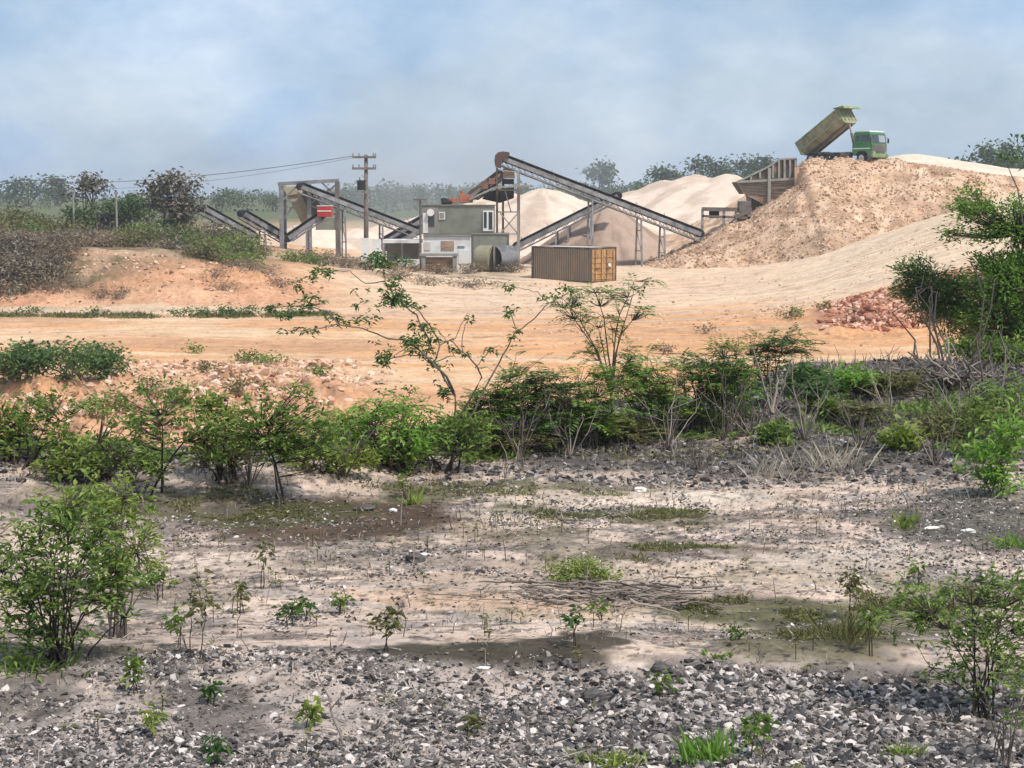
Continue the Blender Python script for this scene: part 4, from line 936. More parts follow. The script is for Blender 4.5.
# shack on the left hill
def shack():
    D = 131; a = at(95, 214, D); b = at(125, 214, D); x0, x1 = a[0], b[0]; g = gz((x0 + x1) / 2, D); z = a[2]
    t = thing('shack', 'small dark shack with a grey flat roof among the hilltop bushes', 'shack', ((x0 + x1) / 2, D, g))
    PB().box(((x0 + x1) / 2, D + 1, (z + g) / 2), (x1 - x0 - .2, 2, z - g)).build('wall', M['greybox'], t)
    PB().box(((x0 + x1) / 2, D + 1, z + .08), (x1 - x0 + .3, 2.6, .16)).build('roof', M['steel'], t)
    PB().box((x1 - .7, D - .02, g + (z - g) * .5), (.8, .05, (z - g) * .85)).build('door', M['black'], t); PB().box((x0 + .8, D - .02, g + (z - g) * .6), (.7, .05, .5)).build('window', M['glass'], t)
shack()
for px, y0, y1 in ((73, 191, 232), (116, 193, 222)):
    a = at(px, y0, 126); g = gz(a[0], 126)
    PBo = PB().tube((a[0], 126, g - .2), a, .10, .07, n=7).box((a[0], 126, a[2]), (.25, .25, .2)).build('fence_post', M['concrete'])
    tag(PBo, 'pale thin post on the left hill, %s' % ('below the umbrella topped tree' if px < 100 else 'right by the shack door'), 'post', 'thin posts on the left hill')

# ============================================================ vegetation
def plant(name, label, cat, base, ells, style, lm, ncl, leaf=.06, wid=.3, k=6, nst=5, sr=.008, bark='bark', group=None, names=('stem', 'foliage'), depth=.8, spread=1.0, twigs=True, droop=.2, shell=.45, D=None, seed=None, zsq=1.0, fork=None):
    rng = np.random.default_rng(seed if seed is not None else int(abs(base[0] * 977 + base[1] * 131)) + 5)
    base = np.array(base, float); D = D or base[1]; pm = D / F
    E = []
    for e in ells:
        c = at(e[0], e[1], D + (e[4] if len(e) > 4 else 0)); E.append((c, e[2] * pm, e[3] * pm))
    wts = np.array([max(e[1], .01) * max(e[2], .01) for e in E]); wts = wts / wts.sum()
    idx = rng.choice(len(E), ncl, p=wts)
    d = rng.normal(size=(ncl, 3)); d /= np.linalg.norm(d, axis=1)[:, None]; rad = shell + (1 - shell) * rng.random(ncl) ** .7
    rad *= 1 + .18 * rng.normal(size=ncl)
    cen = np.array([E[i][0] for i in idx]); rx = np.array([E[i][1] for i in idx]); rz = np.array([E[i][2] for i in idx])
    Pc = cen + d * rad[:, None] * np.stack([rx, rx * depth, rz], -1)
    gnd = ground(Pc[:, 0], Pc[:, 1]); Pc[:, 2] = np.maximum(Pc[:, 2], gnd + .03 * (D / 10))
    # stems
    polys = []; tips = []; tt = np.linspace(0, 1, 7)[:, None]
    jit = rng.choice(ncl, min(nst, ncl), replace=False)
    fk = None
    if fork:
        fk = at(fork[0], fork[1], D); q_ = np.linspace(0, 1, 7)[:, None]; Pk = (base - [0, 0, .05]) * (1 - q_) + fk * q_; Pk[1:-1] += rng.normal(size=(5, 3)) * .008; polys.append((Pk, np.linspace(sr * 1.5, sr * 1.1, 7)))
    for j in jit:
        b = fk.copy() if fk is not None else base + np.array([rng.normal() * sr * 6, rng.normal() * sr * 6, -.04]); e = Pc[j]
        h = np.linalg.norm(e - b); mid = (b + e) / 2 + np.array([(b[0] - e[0]) * .18, (b[1] - e[1]) * .18, h * .12]) + rng.normal(size=3) * h * .05
        P = (1 - tt) ** 2 * b + 2 * tt * (1 - tt) * mid + tt ** 2 * e
        P[1:-1] += rng.normal(size=(5, 3)) * h * .007
        polys.append((P, sr * (1 - .75 * tt[:, 0]))); tips.append(P[2:])
    T = np.concatenate(tips)
    near = np.argmin(((Pc[:, None] - T[None]) ** 2).sum(-1) + np.where(T[None, :, 2] > Pc[:, None, 2], .5 * (D / 10) ** 2 * .05, 0), axis=1)
    if twigs:
        for j in range(ncl):
            a = T[near[j]]; e = Pc[j]; m = (a + e) / 2 + np.array([0, 0, -.06]) * np.linalg.norm(e - a)
            polys.append((np.array([a, m, e]), np.array([.42, .3, .15]) * sr))
    root = thing(name, label, cat, (base[0], base[1], base[2]), 0, group)
    V, Q = tubes_np(polys, 5); mesh_np(names[0], V - base, Q, M[bark], root, smooth=True)
    out_ = Pc - T[near]; out_ /= np.linalg.norm(out_, axis=1)[:, None] + 1e-6
    if style == 'broad':
        n = ncl * k; P = np.repeat(Pc, k, 0) + rng.normal(size=(n, 3)) * leaf * .35 * spread
        o2 = np.repeat(out_, k, 0); dr = rng.normal(size=(n, 3)) * np.array([1, 1, .45]) + o2 * .9 + np.array([0, 0, .25])
        up = np.array([0, 0, 1.]) + rng.normal(size=(n, 3)) * .35; ln = leaf * rng.uniform(.6, 1.25, n)
        V, T3 = leaves_np(P, dr, up, ln, ln * wid, .22, droop)
    elif style == 'clump':
        n = ncl * k; P = np.repeat(Pc, k, 0) + rng.normal(size=(n, 3)) * leaf * 1.1 * spread * np.array([1, 1, .6 * zsq])
        dr = rng.normal(size=(n, 3)) * np.array([1, 1, .5]); up = np.array([0, 0, 1.]) + rng.normal(size=(n, 3)) * .7; ln = leaf * rng.uniform(.6, 1.3, n)
        V, T3 = leaves_np(P, dr, up, ln, ln * wid, .2, droop)
    else:  # fern: feathery fronds; k = pairs of leaflets, leaf = frond length
        az = rng.uniform(0, 2 * np.pi, ncl); fd = np.stack([np.cos(az), np.sin(az), rng.normal(0.05, .25, ncl)], -1) + out_ * .8; fd /= np.linalg.norm(fd, axis=1)[:, None]
        sd_ = np.cross(fd, [0, 0, 1.]); sd_ /= np.linalg.norm(sd_, axis=1)[:, None] + 1e-9
        fl = leaf * rng.uniform(.6, 1.3, ncl); q = (np.arange(k) + .5) / k
        PP = Pc[:, None] + fd[:, None] * (fl[:, None, None] * q[None, :, None]); PP[:, :, 2] -= fl[:, None] * droop * q[None] ** 2
        PP = np.repeat(PP[:, :, None], 2, 2); sg = np.array([-1, 1.])[None, None, :, None]
        dr = sd_[:, None, None] * sg + fd[:, None, None] * .45 + np.array([0, 0, -.12]) + rng.normal(size=(ncl, k, 2, 3)) * .12
        ln = (fl[:, None] * wid * (1 - .6 * np.abs(q[None] - .4)))[:, :, None] * np.ones((1, 1, 2))
        n = ncl * k * 2; up = np.array([0, 0, 1.]) + rng.normal(size=(n, 3)) * .15
        V, T3 = leaves_np(PP.reshape(n, 3), dr.reshape(n, 3), up, ln.ravel(), ln.ravel() * .42, .1, .1)
    mesh_np(names[1], V - base, T3, M[lm], root)
    return root
def pl(label, bx, by, ells, style='broad', lm='leaf', ncl=80, name='shrub', cat='shrub', **kw):
    base = at_ground(bx, by); base[2] -= .01
    return plant(name, label, cat, base, ells, style, lm, ncl, **kw)

# --- nearest plants
pl('large leafy green shrub with many thin dark stems at the left edge', 62, 664, [(70, 575, 78, 68), (25, 600, 40, 50), (85, 530, 60, 45), (30, 640, 45, 25), (110, 585, 35, 40), (20, 545, 35, 30), (60, 520, 24, 16), (5, 575, 25, 20)], lm='leaf', ncl=380, shell=.25, leaf=.058, k=7, nst=22, sr=.007, bark='darkbark', wid=.32, cat='shrub')
pl('round bright green shrub right behind the large shrub at the left edge', 118, 640, [(110, 500, 42, 28), (135, 545, 32, 35), (95, 520, 45, 30), (75, 505, 35, 14)], ncl=200, shell=.25, leaf=.062, k=7, nst=9, sr=.007, bark='darkbark', lm='leaf_y', D=10.2)
pl('airy leafy shrub leaning in from the lower right edge of the photo', 985, 715, [(960, 610, 55, 32), (1005, 640, 45, 45), (925, 600, 38, 22), (1010, 585, 40, 20), (960, 670, 40, 20), (985, 635, 50, 25), (915, 615, 30, 14)], ncl=330, leaf=.045, k=6, nst=12, sr=.006, lm='leaf', bark='darkbark', wid=.33)
pl('reddish stemmed sparse shrub at the bottom right corner', 1000, 765, [(1000, 690, 40, 30), (1015, 725, 30, 20)], ncl=45, leaf=.045, k=4, nst=10, sr=.005, lm='leaf', bark='bark')
pl('bright green leafy weed clump at the right edge above the grey patch', 995, 495, [(990, 465, 22, 28), (1012, 440, 18, 30), (1000, 485, 20, 12)], ncl=110, leaf=.10, k=6, nst=9, sr=.008, lm='leaf_b', bark='bark')
pl('tall thin leafy shrub at the right edge behind the bright weed clump', 1010, 460, [(1005, 400, 25, 30), (975, 420, 20, 20)], ncl=80, leaf=.09, k=5, nst=6, sr=.010, lm='leaf')
# --- back row on the left
rowL = [
 ('spreading shrub with a dark forked trunk above the left gravel, left of centre row', 160, 500, [(160, 420, 62, 34), (110, 450, 36, 22), (205, 440, 32, 22), (150, 465, 30, 15)], 'leaf', 150, 3),
 ('shrub on one thin straight dark stem at the left end of the brown patch', 283, 505, [(285, 420, 58, 34), (245, 435, 36, 22), (320, 440, 32, 24), (285, 450, 25, 15)], 'leaf', 150, 2),
 ('leafy shrub at the far left of the back row beside the grey stones', 40, 470, [(40, 420, 42, 30), (10, 440, 25, 20), (75, 445, 25, 16)], 'leaf', 90, 6),
 ('low olive shrub between the two dark stemmed shrubs', 222, 482, [(222, 452, 36, 20)], 'leaf_o', 60, 6),
 ('fresh green shrub in the back row right of the straight dark stem', 385, 468, [(385, 420, 48, 26), (350, 440, 30, 20), (415, 440, 28, 20)], 'leaf_b', 120, 8),
 ('dense low shrub at the foot of the leaning twiggy sapling', 440, 472, [(440, 440, 40, 24), (470, 430, 28, 20)], 'leaf', 100, 8),
 ('pale green shrub filling the gap left of the dark forked trunk', 100, 482, [(85, 455, 40, 18), (60, 465, 30, 12)], 'leaf_y', 70, 8),
 ('light green shrub between the forked trunk shrub and the straight stemmed one', 230, 478, [(225, 420, 30, 18), (210, 400, 20, 10)], 'leaf_y', 60, 6),
 ('low light green shrub right behind the straight dark stem', 330, 474, [(320, 455, 40, 15), (355, 460, 26, 10)], 'leaf_y', 80, 8),
 ('low green shrub at the far left edge of the back row', 5, 462, [(5, 430, 24, 30)], 'leaf_y', 60, 6),
 ('low fresh green shrub before the foot of the leaning sapling', 405, 474, [(400, 455, 34, 14)], 'leaf', 60, 8),
 ('small grey green shrub at the left end of the stony lip', 110, 478, [(100, 462, 34, 14)], 'leaf_o', 40, 6),
]
GB = 'shrubs along the edge of the stony shelf'
for lab, bx, by, el, lm, n, ns in rowL:
    pl(lab, bx, by, el, 'broad', lm, ncl=int(n * 1.35), shell=.2, leaf=.075, k=7, nst=ns, sr=.013, bark='darkbark', wid=.34, group=GB)
# --- feathery plants in the middle
rowC = [
 ('dark feathery shrub left of the umbrella shaped sapling', 535, 450, [(530, 385, 38, 30), (560, 405, 35, 28), (510, 410, 26, 24)], 'leaf_d', 150),
 ('dense feathery shrub under the umbrella shaped sapling', 590, 448, [(590, 400, 42, 34), (570, 425, 45, 20)], 'leaf_f', 170),
 ('feathery shrub right of the umbrella shaped sapling', 655, 434, [(655, 392, 42, 32), (640, 375, 25, 15)], 'leaf_f', 160),
 ('taller dark feathery shrub with grey stalks, fourth from the leaning sapling', 700, 424, [(700, 372, 34, 24), (715, 392, 32, 22)], 'leaf_d', 130),
 ('dark round topped shrub at the right end of the middle thicket', 775, 410, [(768, 348, 30, 20), (755, 375, 30, 22), (790, 343, 26, 13)], 'leaf_d', 140),
 ('thin feathery shrub just right of the leaning twiggy sapling', 490, 452, [(490, 410, 24, 34), (505, 395, 18, 22)], 'leaf_f', 90),
 ('low olive shrub in front of the middle thicket near the stones', 620, 440, [(625, 430, 44, 9)], 'leaf_o', 55),
 ('low olive brown shrub in front of the left end of the middle thicket', 525, 452, [(520, 440, 38, 9)], 'leaf_o', 50),
 ('yellow green feathery shrub in the gap below the orange ground', 330, 455, [(345, 425, 50, 16), (400, 408, 32, 10)], 'leaf_y', 90),
 ('yellow green feathery shrub right of the leaning sapling foot', 735, 418, [(735, 392, 26, 20)], 'leaf_f', 60),
]
rowC2 = [('pale green feathery shrub between the leaning sapling and the dark feathery shrub', 470, 455, [(475, 425, 24, 20)], 'leaf_y', 50), ('light green feathery shrub low under the umbrella shaped sapling', 610, 441, [(605, 424, 34, 13)], 'leaf_y', 60), ('light green feathery shrub low at the right part of the middle thicket', 690, 430, [(690, 414, 36, 13)], 'leaf_y', 60), ('feathery shrub linking the middle thicket to the dark round topped shrub', 735, 434, [(730, 375, 26, 20), (725, 350, 16, 8)], 'leaf_f', 80), ('low feathery green shrub right of the dark round topped shrub', 815, 412, [(812, 390, 24, 12)], 'leaf_d', 50), ('low olive feathery shrub behind the pale dry stalks', 870, 425, [(865, 410, 26, 8)], 'leaf_o', 40), ('feathery green shrub at the right edge before the dead branches', 1000, 425, [(1000, 400, 30, 12)], 'leaf_f', 60)]
rowC += rowC2
for lab, bx, by, el, lm, n in rowC:
    pl(lab, bx, by, el, 'fern', lm, ncl=int(n * 1.9), shell=.15, leaf=.20, wid=.32, k=8, nst=9, sr=.012, group=GB, droop=.25)
    if n > 100: pass
rowR = [
 ('bright yellow green shrub in front of the sandy strip at right', 850, 395, [(855, 378, 26, 8), (835, 386, 18, 7)], 'leaf_b', 50),
 ('dark low shrub beside the bright yellow green shrub at right', 895, 392, [(895, 380, 26, 7), (880, 388, 30, 8)], 'leaf_o', 50),
 ('low dark shrub between the round topped shrub and the yellow green one', 810, 398, [(808, 380, 24, 14)], 'leaf_d', 60),
 ('small yellow leafed shrub in the dark stones at right', 905, 450, [(905, 440, 18, 10)], 'leaf_y', 24),
 ('olive shrub spreading over dark stones near the right edge', 950, 440, [(940, 426, 34, 9), (980, 416, 24, 8)], 'leaf_o', 55),
 ('little green shrub among pale dry stalks in the dark stones', 775, 445, [(772, 436, 14, 9)], 'leaf', 22),
 ('small green shrub against dark stones between dry stalks and yellow shrub', 835, 420, [(832, 410, 13, 10)], 'leaf', 22),
]
for lab, bx, by, el, lm, n in rowR:
    pl(lab, bx, by, el, 'broad', lm, ncl=int(n * 1.6), leaf=.11, wid=.36, k=7, nst=8, sr=.010, group=GB)

# --- umbrella sapling
pl('slender sapling with an umbrella shaped feathery crown in front of the container', 612, 440, [(572, 306, 20, 12), (592, 292, 20, 12), (615, 297, 18, 10), (632, 286, 16, 9), (650, 280, 8, 4), (585, 322, 18, 10), (560, 296, 10, 5), (612, 325, 20, 12), (640, 312, 12, 8), (596, 350, 20, 12), (630, 355, 16, 12), (612, 378, 26, 12)], 'fern', 'leaf_f', ncl=300, name='sapling', cat='sapling', fork=(611, 395), leaf=.15, wid=.34, k=7, nst=12, sr=.011, bark='bark', names=('trunk', 'crown'), depth=1.0, droop=.5, shell=.2)
# --- leaning twiggy sapling drawn branch by branch
def twiggy():
    b = at_ground(458, 458); D = b[1]
    br = [
     ([(458, 458), (456, 425), (455, 396)], .018, 0, 0),
     ([(455, 396), (447, 377), (426, 356), (407, 340), (388, 338), (363, 329), (338, 324)], .013, 0, -.3),
     ([(338, 324), (325, 327), (313, 330), (285, 331)], .007, -.3, -.5),
     ([(338, 324), (328, 312), (310, 306), (288, 306), (266, 309)], .007, -.3, -.1),
     ([(426, 356), (430, 343), (416, 315), (397, 299), (385, 281)], .010, 0, .3),
     ([(385, 281), (366, 284), (350, 271), (322, 271), (300, 279)], .006, .3, .3),
     ([(385, 281), (383, 270), (382, 259), (395, 263), (407, 260)], .006, .3, .4),
     ([(455, 396), (435, 362), (440, 345), (430, 325), (418, 310), (405, 303)], .011, 0, .5),
     ([(435, 362), (447, 357), (454, 356), (444, 337), (435, 327)], .006, .1, .2),
     ([(440, 345), (455, 338), (463, 321), (468, 313)], .006, .2, .6),
     ([(458, 420), (482, 377), (476, 365), (463, 352), (451, 340)], .010, 0, -.4),
     ([(463, 352), (462, 335), (469, 315)], .006, -.4, -.4),
     ([(426, 356), (405, 355), (385, 360), (375, 352)], .006, 0, -.2),
     ([(410, 345), (395, 355), (383, 364)], .005, -.1, -.3),
     ([(458, 440), (491, 377), (507, 349), (516, 331), (509, 307)], .010, 0, .4),
     ([(516, 331), (523, 329), (540, 312), (549, 303), (566, 294)], .008, .3, .5),
     ([(549, 303), (537, 292), (525, 289), (511, 288)], .005, .5, .5),
     ([(475, 368), (490, 350), (500, 345)], .005, 0, .2),
    ]
    polys = []; LP = []; rng = np.random.default_rng(3)
    for pts, r, d0, d1 in br:
        n = len(pts); P = np.array([at(x, y, D + d0 + (d1 - d0) * i / (n - 1)) for i, (x, y) in enumerate(pts)])
        if pts[0] == (458, 458): P[0] = b - [0, 0, .05]
        q = np.linspace(0, n - 1, (n - 1) * 4 + 1); PP = np.stack([np.interp(q, np.arange(n), P[:, c]) for c in range(3)], -1); PP[1:-1] += rng.normal(size=(len(PP) - 2, 3)) * .004
        polys.append((PP, np.linspace(r, r * .45, len(PP))))
        if r < .0125: LP.append((PP, r))
    root = thing('sapling', 'leaning twiggy sapling with bare bent branches reaching over the orange ground', 'sapling', b)
    V, Q = tubes_np(polys, 6); mesh_np('trunk', V - b, Q, M['bark'], root, smooth=True)
    cl = []
    dens = {(382, 259): 3}
    for (x, y, rx, ry, n) in ((380, 258, 14, 7, 26), (405, 261, 10, 3, 8), (322, 271, 9, 5, 12), (318, 279, 14, 4, 14), (392, 290, 16, 14, 34), (402, 300, 14, 10, 18), (365, 300, 10, 10, 8), (368, 320, 10, 5, 10), (335, 322, 9, 5, 10), (300, 305, 18, 4, 14),
                              (270, 308, 8, 2, 8), (300, 331, 18, 3, 12), (410, 336, 16, 9, 26), (420, 345, 14, 8, 16), (385, 355, 12, 4, 10), (384, 362, 7, 3, 8), (437, 365, 10, 6, 8), (462, 353, 7, 4, 6), (430, 327, 10, 6, 8), (452, 340, 5, 4, 4), (470, 318, 3, 3, 3), (509, 288, 6, 2, 6), (507, 310, 6, 5, 6), (515, 335, 6, 5, 6), (560, 292, 10, 4, 8), (550, 298, 8, 5, 6), (492, 350, 6, 4, 4), (285, 331, 5, 2, 4), (435, 395, 16, 9, 14), (400, 390, 14, 5, 8)):
        allP = np.concatenate([p for p, _ in LP]); 
        for _ in range(n):
            c = at(x + rng.normal() * rx * .6, y + rng.normal() * ry * .6, D + rng.normal() * .15)
            q = allP[np.argmin(((allP - c) ** 2).sum(1))]; c = q + (c - q) * min(1, .09 / (np.linalg.norm(c - q) + 1e-6)) if np.linalg.norm(c - q) < .3 else c
            cl.append(c)
    Pc = np.array(cl); k = 7; n = len(Pc) * k; P = np.repeat(Pc, k, 0) + rng.normal(size=(n, 3)) * .018
    dr = rng.normal(size=(n, 3)) * [1, 1, .4]; ln = rng.uniform(.03, .07, n); V, T = leaves_np(P, dr, np.array([0, 0, 1.]) + rng.normal(size=(n, 3)) * .3, ln, ln * .42, .2, .3)
    mesh_np('crown', V - b, T, M['leaf_d'], root)
twiggy()

# --- green tree mass on the right
pl('spreading green tree reaching in from the right edge above the red rubble', 1075, 415, [(975, 210, 26, 12), (1000, 232, 30, 12), (1022, 212, 22, 14), (952, 234, 16, 5), (1010, 268, 30, 16), (1008, 300, 36, 16), (970, 194, 16, 5), (1035, 325, 36, 26), (985, 262, 16, 6), (1035, 250, 20, 30), (1000, 285, 34, 18), (985, 318, 30, 16), (1015, 340, 34, 16)], 'broad', 'leaf_t', ncl=1350, name='tree', cat='tree', leaf=.115, wid=.34, k=10, spread=2.0, nst=6, sr=.020, bark='darkbark', names=('trunk', 'crown'), depth=1.2, D=30, shell=.2)
pl('dense dark spiky bush between the red rubble and the right hand tree', 950, 395, [(915, 270, 20, 12), (930, 286, 30, 18), (950, 308, 36, 22), (985, 332, 40, 18), (930, 300, 24, 18), (905, 290, 14, 10), (960, 285, 18, 14)], 'broad', 'leaf_d', ncl=850, name='bush', cat='bush', leaf=.11, wid=.26, k=10, spread=1.5, nst=10, sr=.016, bark='darkbark', D=31, depth=1.2, shell=.2)
pl('dark low bush under the right hand tree beside the dry sticks', 1000, 405, [(1000, 356, 40, 18), (965, 350, 25, 10)], 'broad', 'leaf_f', ncl=280, name='bush', cat='bush', leaf=.12, wid=.4, k=7, nst=9, sr=.010, D=27, shell=.2)
pl('thin dark branch tip of a tree cut by the right edge against the sky', 1075, 420, [(1018, 140, 8, 3), (1024, 160, 6, 4), (1010, 158, 8, 3)], 'broad', 'leaf_d', ncl=12, name='tree', cat='tree', leaf=.14, wid=.3, k=5, nst=3, sr=.018, bark='darkbark', names=('trunk', 'crown'), D=26)

# --- low hedge of dark bushes on the quarry floor, left
for (bx, by, el, lab) in ((20, 384, [(15, 360, 30, 14)], 'dark green bush on the quarry floor cut by the left edge'), (70, 380, [(60, 358, 40, 14), (35, 352, 22, 7)], 'wide dark green bush on the quarry floor at left, middle one of three'), (108, 376, [(100, 360, 26, 14)], 'rounded dark green bush at the right end of the quarry floor clump')):
    pl(lab, bx, by, el, 'clump', 'leaf_d', ncl=130, name='bush', cat='bush', leaf=.22, wid=.4, k=9, nst=8, sr=.04, twigs=False, group='dark bushes on the quarry floor')
for j, (bx, by, rx, ry) in enumerate(((150, 385, 14, 8), (178, 392, 18, 9), (205, 368, 10, 5), (262, 360, 26, 4), (248, 356, 10, 4), (195, 349, 8, 4), (120, 400, 16, 12), (90, 405, 18, 10), (45, 400, 14, 10), (320, 372, 8, 5), (240, 385, 14, 8))):
    pl(('little scrubby bush in the pink rubble, ' + ('just right of the dark bush clump', 'second right of the dark bush clump', 'under the thin dark plant by the track', 'longest and lowest, left of the twiggy sapling', 'short low one beside the longest', 'small one furthest back', 'above the forked trunk shrub', 'below the dark bush clump', 'nearest the left edge', 'nearest the orange ground at its right end', 'above the straight dark stem')[j]), bx, by + ry, [(bx, by, rx, ry)], 'clump', 'leaf' if j % 2 else 'leaf_o', ncl=max(14, int(rx * 2)), name='bush', cat='bush', leaf=.16, wid=.4, k=7, nst=4, sr=.02, twigs=False, group='scrubby bushes in the pink rubble')
for j, (bx, by, rx, ry, lm) in enumerate(((705, 331, 14, 3, 'leaf_br'), (790, 315, 14, 4, 'leaf_o'), (797, 312, 7, 5, 'leaf'), (825, 308, 8, 2, 'leaf_o'), (665, 352, 8, 2, 'leaf_br'))):
    pl(('tiny scrub bush on the orange ground, ' + ('flat brown, left of the dark round shrub', 'flat green, at the tip of the red rubble', 'upright green, at the tip of the red rubble', 'against the top of the red rubble', 'above the middle thicket')[j]), bx, by + ry, [(bx, by, rx, ry)], 'clump', lm, ncl=20, name='bush', cat='bush', leaf=.16, wid=.4, k=7, nst=4, sr=.02, twigs=False, group='scrub on the orange ground')

# --- left hill: bushes
rng = np.random.default_rng(19)
GH = 'bushes covering the left hill'
hb_ = []
for i in range(100):
    px = rng.uniform(-25, 250); Y = rng.uniform(99.5, 133)
    lim = 115 - max(0, Y - 99) * 1.0
    if Y < 106 and px > 72 + rng.normal() * 12: continue
    hb_.append((px, Y))
for _ in range(64): hb_.append((lambda y_: (rng.uniform(-25, 50 + (y_ - 98) * 4.5), y_))(rng.uniform(98.6, 112)))
for px in (150, 170, 185, 198, 212, 160, 222, 235): hb_.append((px + rng.normal() * 4, rng.uniform(112, 122)))
for i, (px, Y) in enumerate(sorted(hb_, key=lambda q: -q[1])):
    X = (px - 512) / F * Y; g = gz(X, Y); pxx, pyy = project(np.array(X), np.array(Y), np.array(g)); h = rng.uniform(7, 15); wd_ = rng.uniform(9, 19)
    dry = (px < 118 and Y < 117) or rng.random() < .3; gr = px > 135 or Y > 120
    lm = 'leaf_br' if (dry and not (px > 140)) else ('leaf' if rng.random() < .12 else 'leaf_o'); 
    if px > 140 and Y > 110: lm = ('leaf_o', 'leaf_gy', 'leaf_o', 'leaf_d', 'leaf_gy', 'leaf')[i % 6]
    if 86 < px < 130 and 114 < Y < 131: continue
    kind_ = {'leaf_gy': 'greyish', 'leaf_br': 'dry brown', 'leaf': 'green', 'leaf_o': 'olive', 'leaf_d': 'dark green'}[lm]
    if lm == 'leaf_br' and i % 3 == 0: lm = 'leaf_gy'
    kind_ = 'greyish' if lm == 'leaf_gy' else kind_
    size_ = 'wide ' if wd_ > 15.5 else ('narrow ' if wd_ < 11.5 else '')
    row_ = 'at the foot of' if Y < 103 else 'low on' if Y < 109 else 'up' if Y < 116 else 'high on' if Y < 124 else 'atop'
    pos_ = 'at the left edge' if px < 12 else 'below the olive rounded tree' if px < 45 else 'left of the umbrella tree' if px < 78 else 'in front of the shack' if px < 128 else 'below the round grey tree' if px < 200 else 'by the short conveyors'
    lab = f'{size_}{kind_} bush {row_} the left hill, {pos_}'
    plant('bush', lab, 'bush', (X, Y, g), [(float(pxx), float(pyy) - h * .55, wd_, h * .6)], 'clump', lm, 26, leaf=.30, wid=.42 if lm != 'leaf_br' else .22, k=11, nst=5, sr=.04, bark='bark', group=GH, twigs=False, depth=1, seed=i, spread=1.2)
for i, (px, Y, w_, h) in enumerate(((205, 118, 20, 9), (238, 122, 18, 7), (262, 123, 14, 5), (300, 121, 13, 7), (316, 121, 12, 9), (330, 121, 14, 11), (348, 123, 12, 8), (290, 119, 10, 5), (312, 119, 9, 5), (392, 125, 14, 4), (345, 119, 16, 5), (412, 127, 14, 4), (370, 120, 12, 4), (465, 127, 14, 4), (440, 126, 12, 4), (395, 115, 18, 5), (470, 112, 30, 3), (510, 128, 14, 4))):
    X = (px - 512) / F * Y; g = gz(X, Y); pxx, pyy = project(np.array(X), np.array(Y), np.array(g)); lm = 'leaf' if i in (0, 1, 7, 8) else ('leaf_br' if i != 4 else 'leaf_o')
    plant('bush', ('low green bush ' if lm == 'leaf' else 'low dry bush ') + ('right of the round grey tree', 'below the far left short conveyor', 'below the hooked short conveyor', 'under the red box conveyor', 'olive, under the gantry', 'tallest, under the gantry', 'right of the gantry foot', 'left of the gantry foot', 'small, under the red box', 'left of the concrete stand', 'in front of the utility pole', 'front of the open shed', 'just left of the utility pole', 'before the corrugated tank', 'before the white cabin', 'alone on the slope below the shed', 'flat, on the track below the tank', 'left of the container')[i], 'bush', (X, Y, g), [(float(pxx), float(pyy) - h * .6, w_, h * .8)], 'clump', lm, 26, leaf=.28, wid=.3, k=10, nst=6, sr=.04, group='bushes in front of the plant', twigs=False, seed=400 + i)
# dry growth on the cut bank
for i, (px, Y, w_, h) in enumerate(((60, 98.5, 14, 6), (75, 99.5, 12, 8), (100, 98.3, 10, 4), (120, 98.2, 9, 4), (215, 101, 16, 5), (232, 104, 18, 7), (250, 102, 14, 6), (265, 105, 16, 5), (280, 101, 10, 3), (65, 101, 12, 8), (190, 107, 22, 4), (222, 99, 14, 3), (240, 107.5, 16, 4), (425, 112, 12, 3), (155, 107, 20, 3))):
    X = (px - 512) / F * Y; g = gz(X, Y); pxx, pyy = project(np.array(X), np.array(Y), np.array(g))
    plant('bush', 'straggly dry bush on the orange cut bank, ' + ('leftmost at its foot', 'second from its left end', 'third along its foot', 'fourth along its foot', 'on the middle of its right part', 'tall, near its right end', 'on its right shoulder', 'past its right shoulder', 'last at its right end', 'up at its left end', 'wide, along its top edge', 'small, at the right foot', 'low, top right', 'far off on the pale slope by the cabins', 'wide, on its top under the round tree')[i], 'bush', (X, Y, g), [(float(pxx), float(pyy) - h * .5, w_, h * .7)], 'clump', 'leaf_br', 22, leaf=.26, wid=.16, k=9, nst=8, sr=.03, bark='dead', group='dry bushes on the cut bank', twigs=False, seed=500 + i)
# grass verge strip beside the lower track
n_ = 1500; pxs = rng.uniform(-20, 345, n_); Ys = 90.3 + rng.normal(0, .5, n_) * (.4 + vnoise(pxs * .06, pxs * 0, 79)) + pxs * .003; kk = vnoise(pxs * .05, pxs * 0, 77) * .7 + vnoise(pxs * .3, pxs * 0, 78) * .3 > rng.uniform(.3, .62, n_); pxs, Ys = pxs[kk], Ys[kk]
Xs = (pxs - 512) / F * Ys; P = np.stack([Xs, Ys, ground(Xs, Ys)], -1); k = 6; P = np.repeat(P, k, 0) + rng.normal(size=(len(P) * k, 3)) * [.25, .2, .07]
P[:, 2] = np.maximum(P[:, 2], ground(P[:, 0], P[:, 1])); ln = rng.uniform(.08, .30, len(P)); V, T = leaves_np(P, rng.normal(size=(len(P), 3)) * [.7, .7, .4] + [0, 0, .6], rng.normal(size=(len(P), 3)), ln, ln * .35)
tag(mesh_np('grass', V, T, M['leaf_o']), kind='stuff')
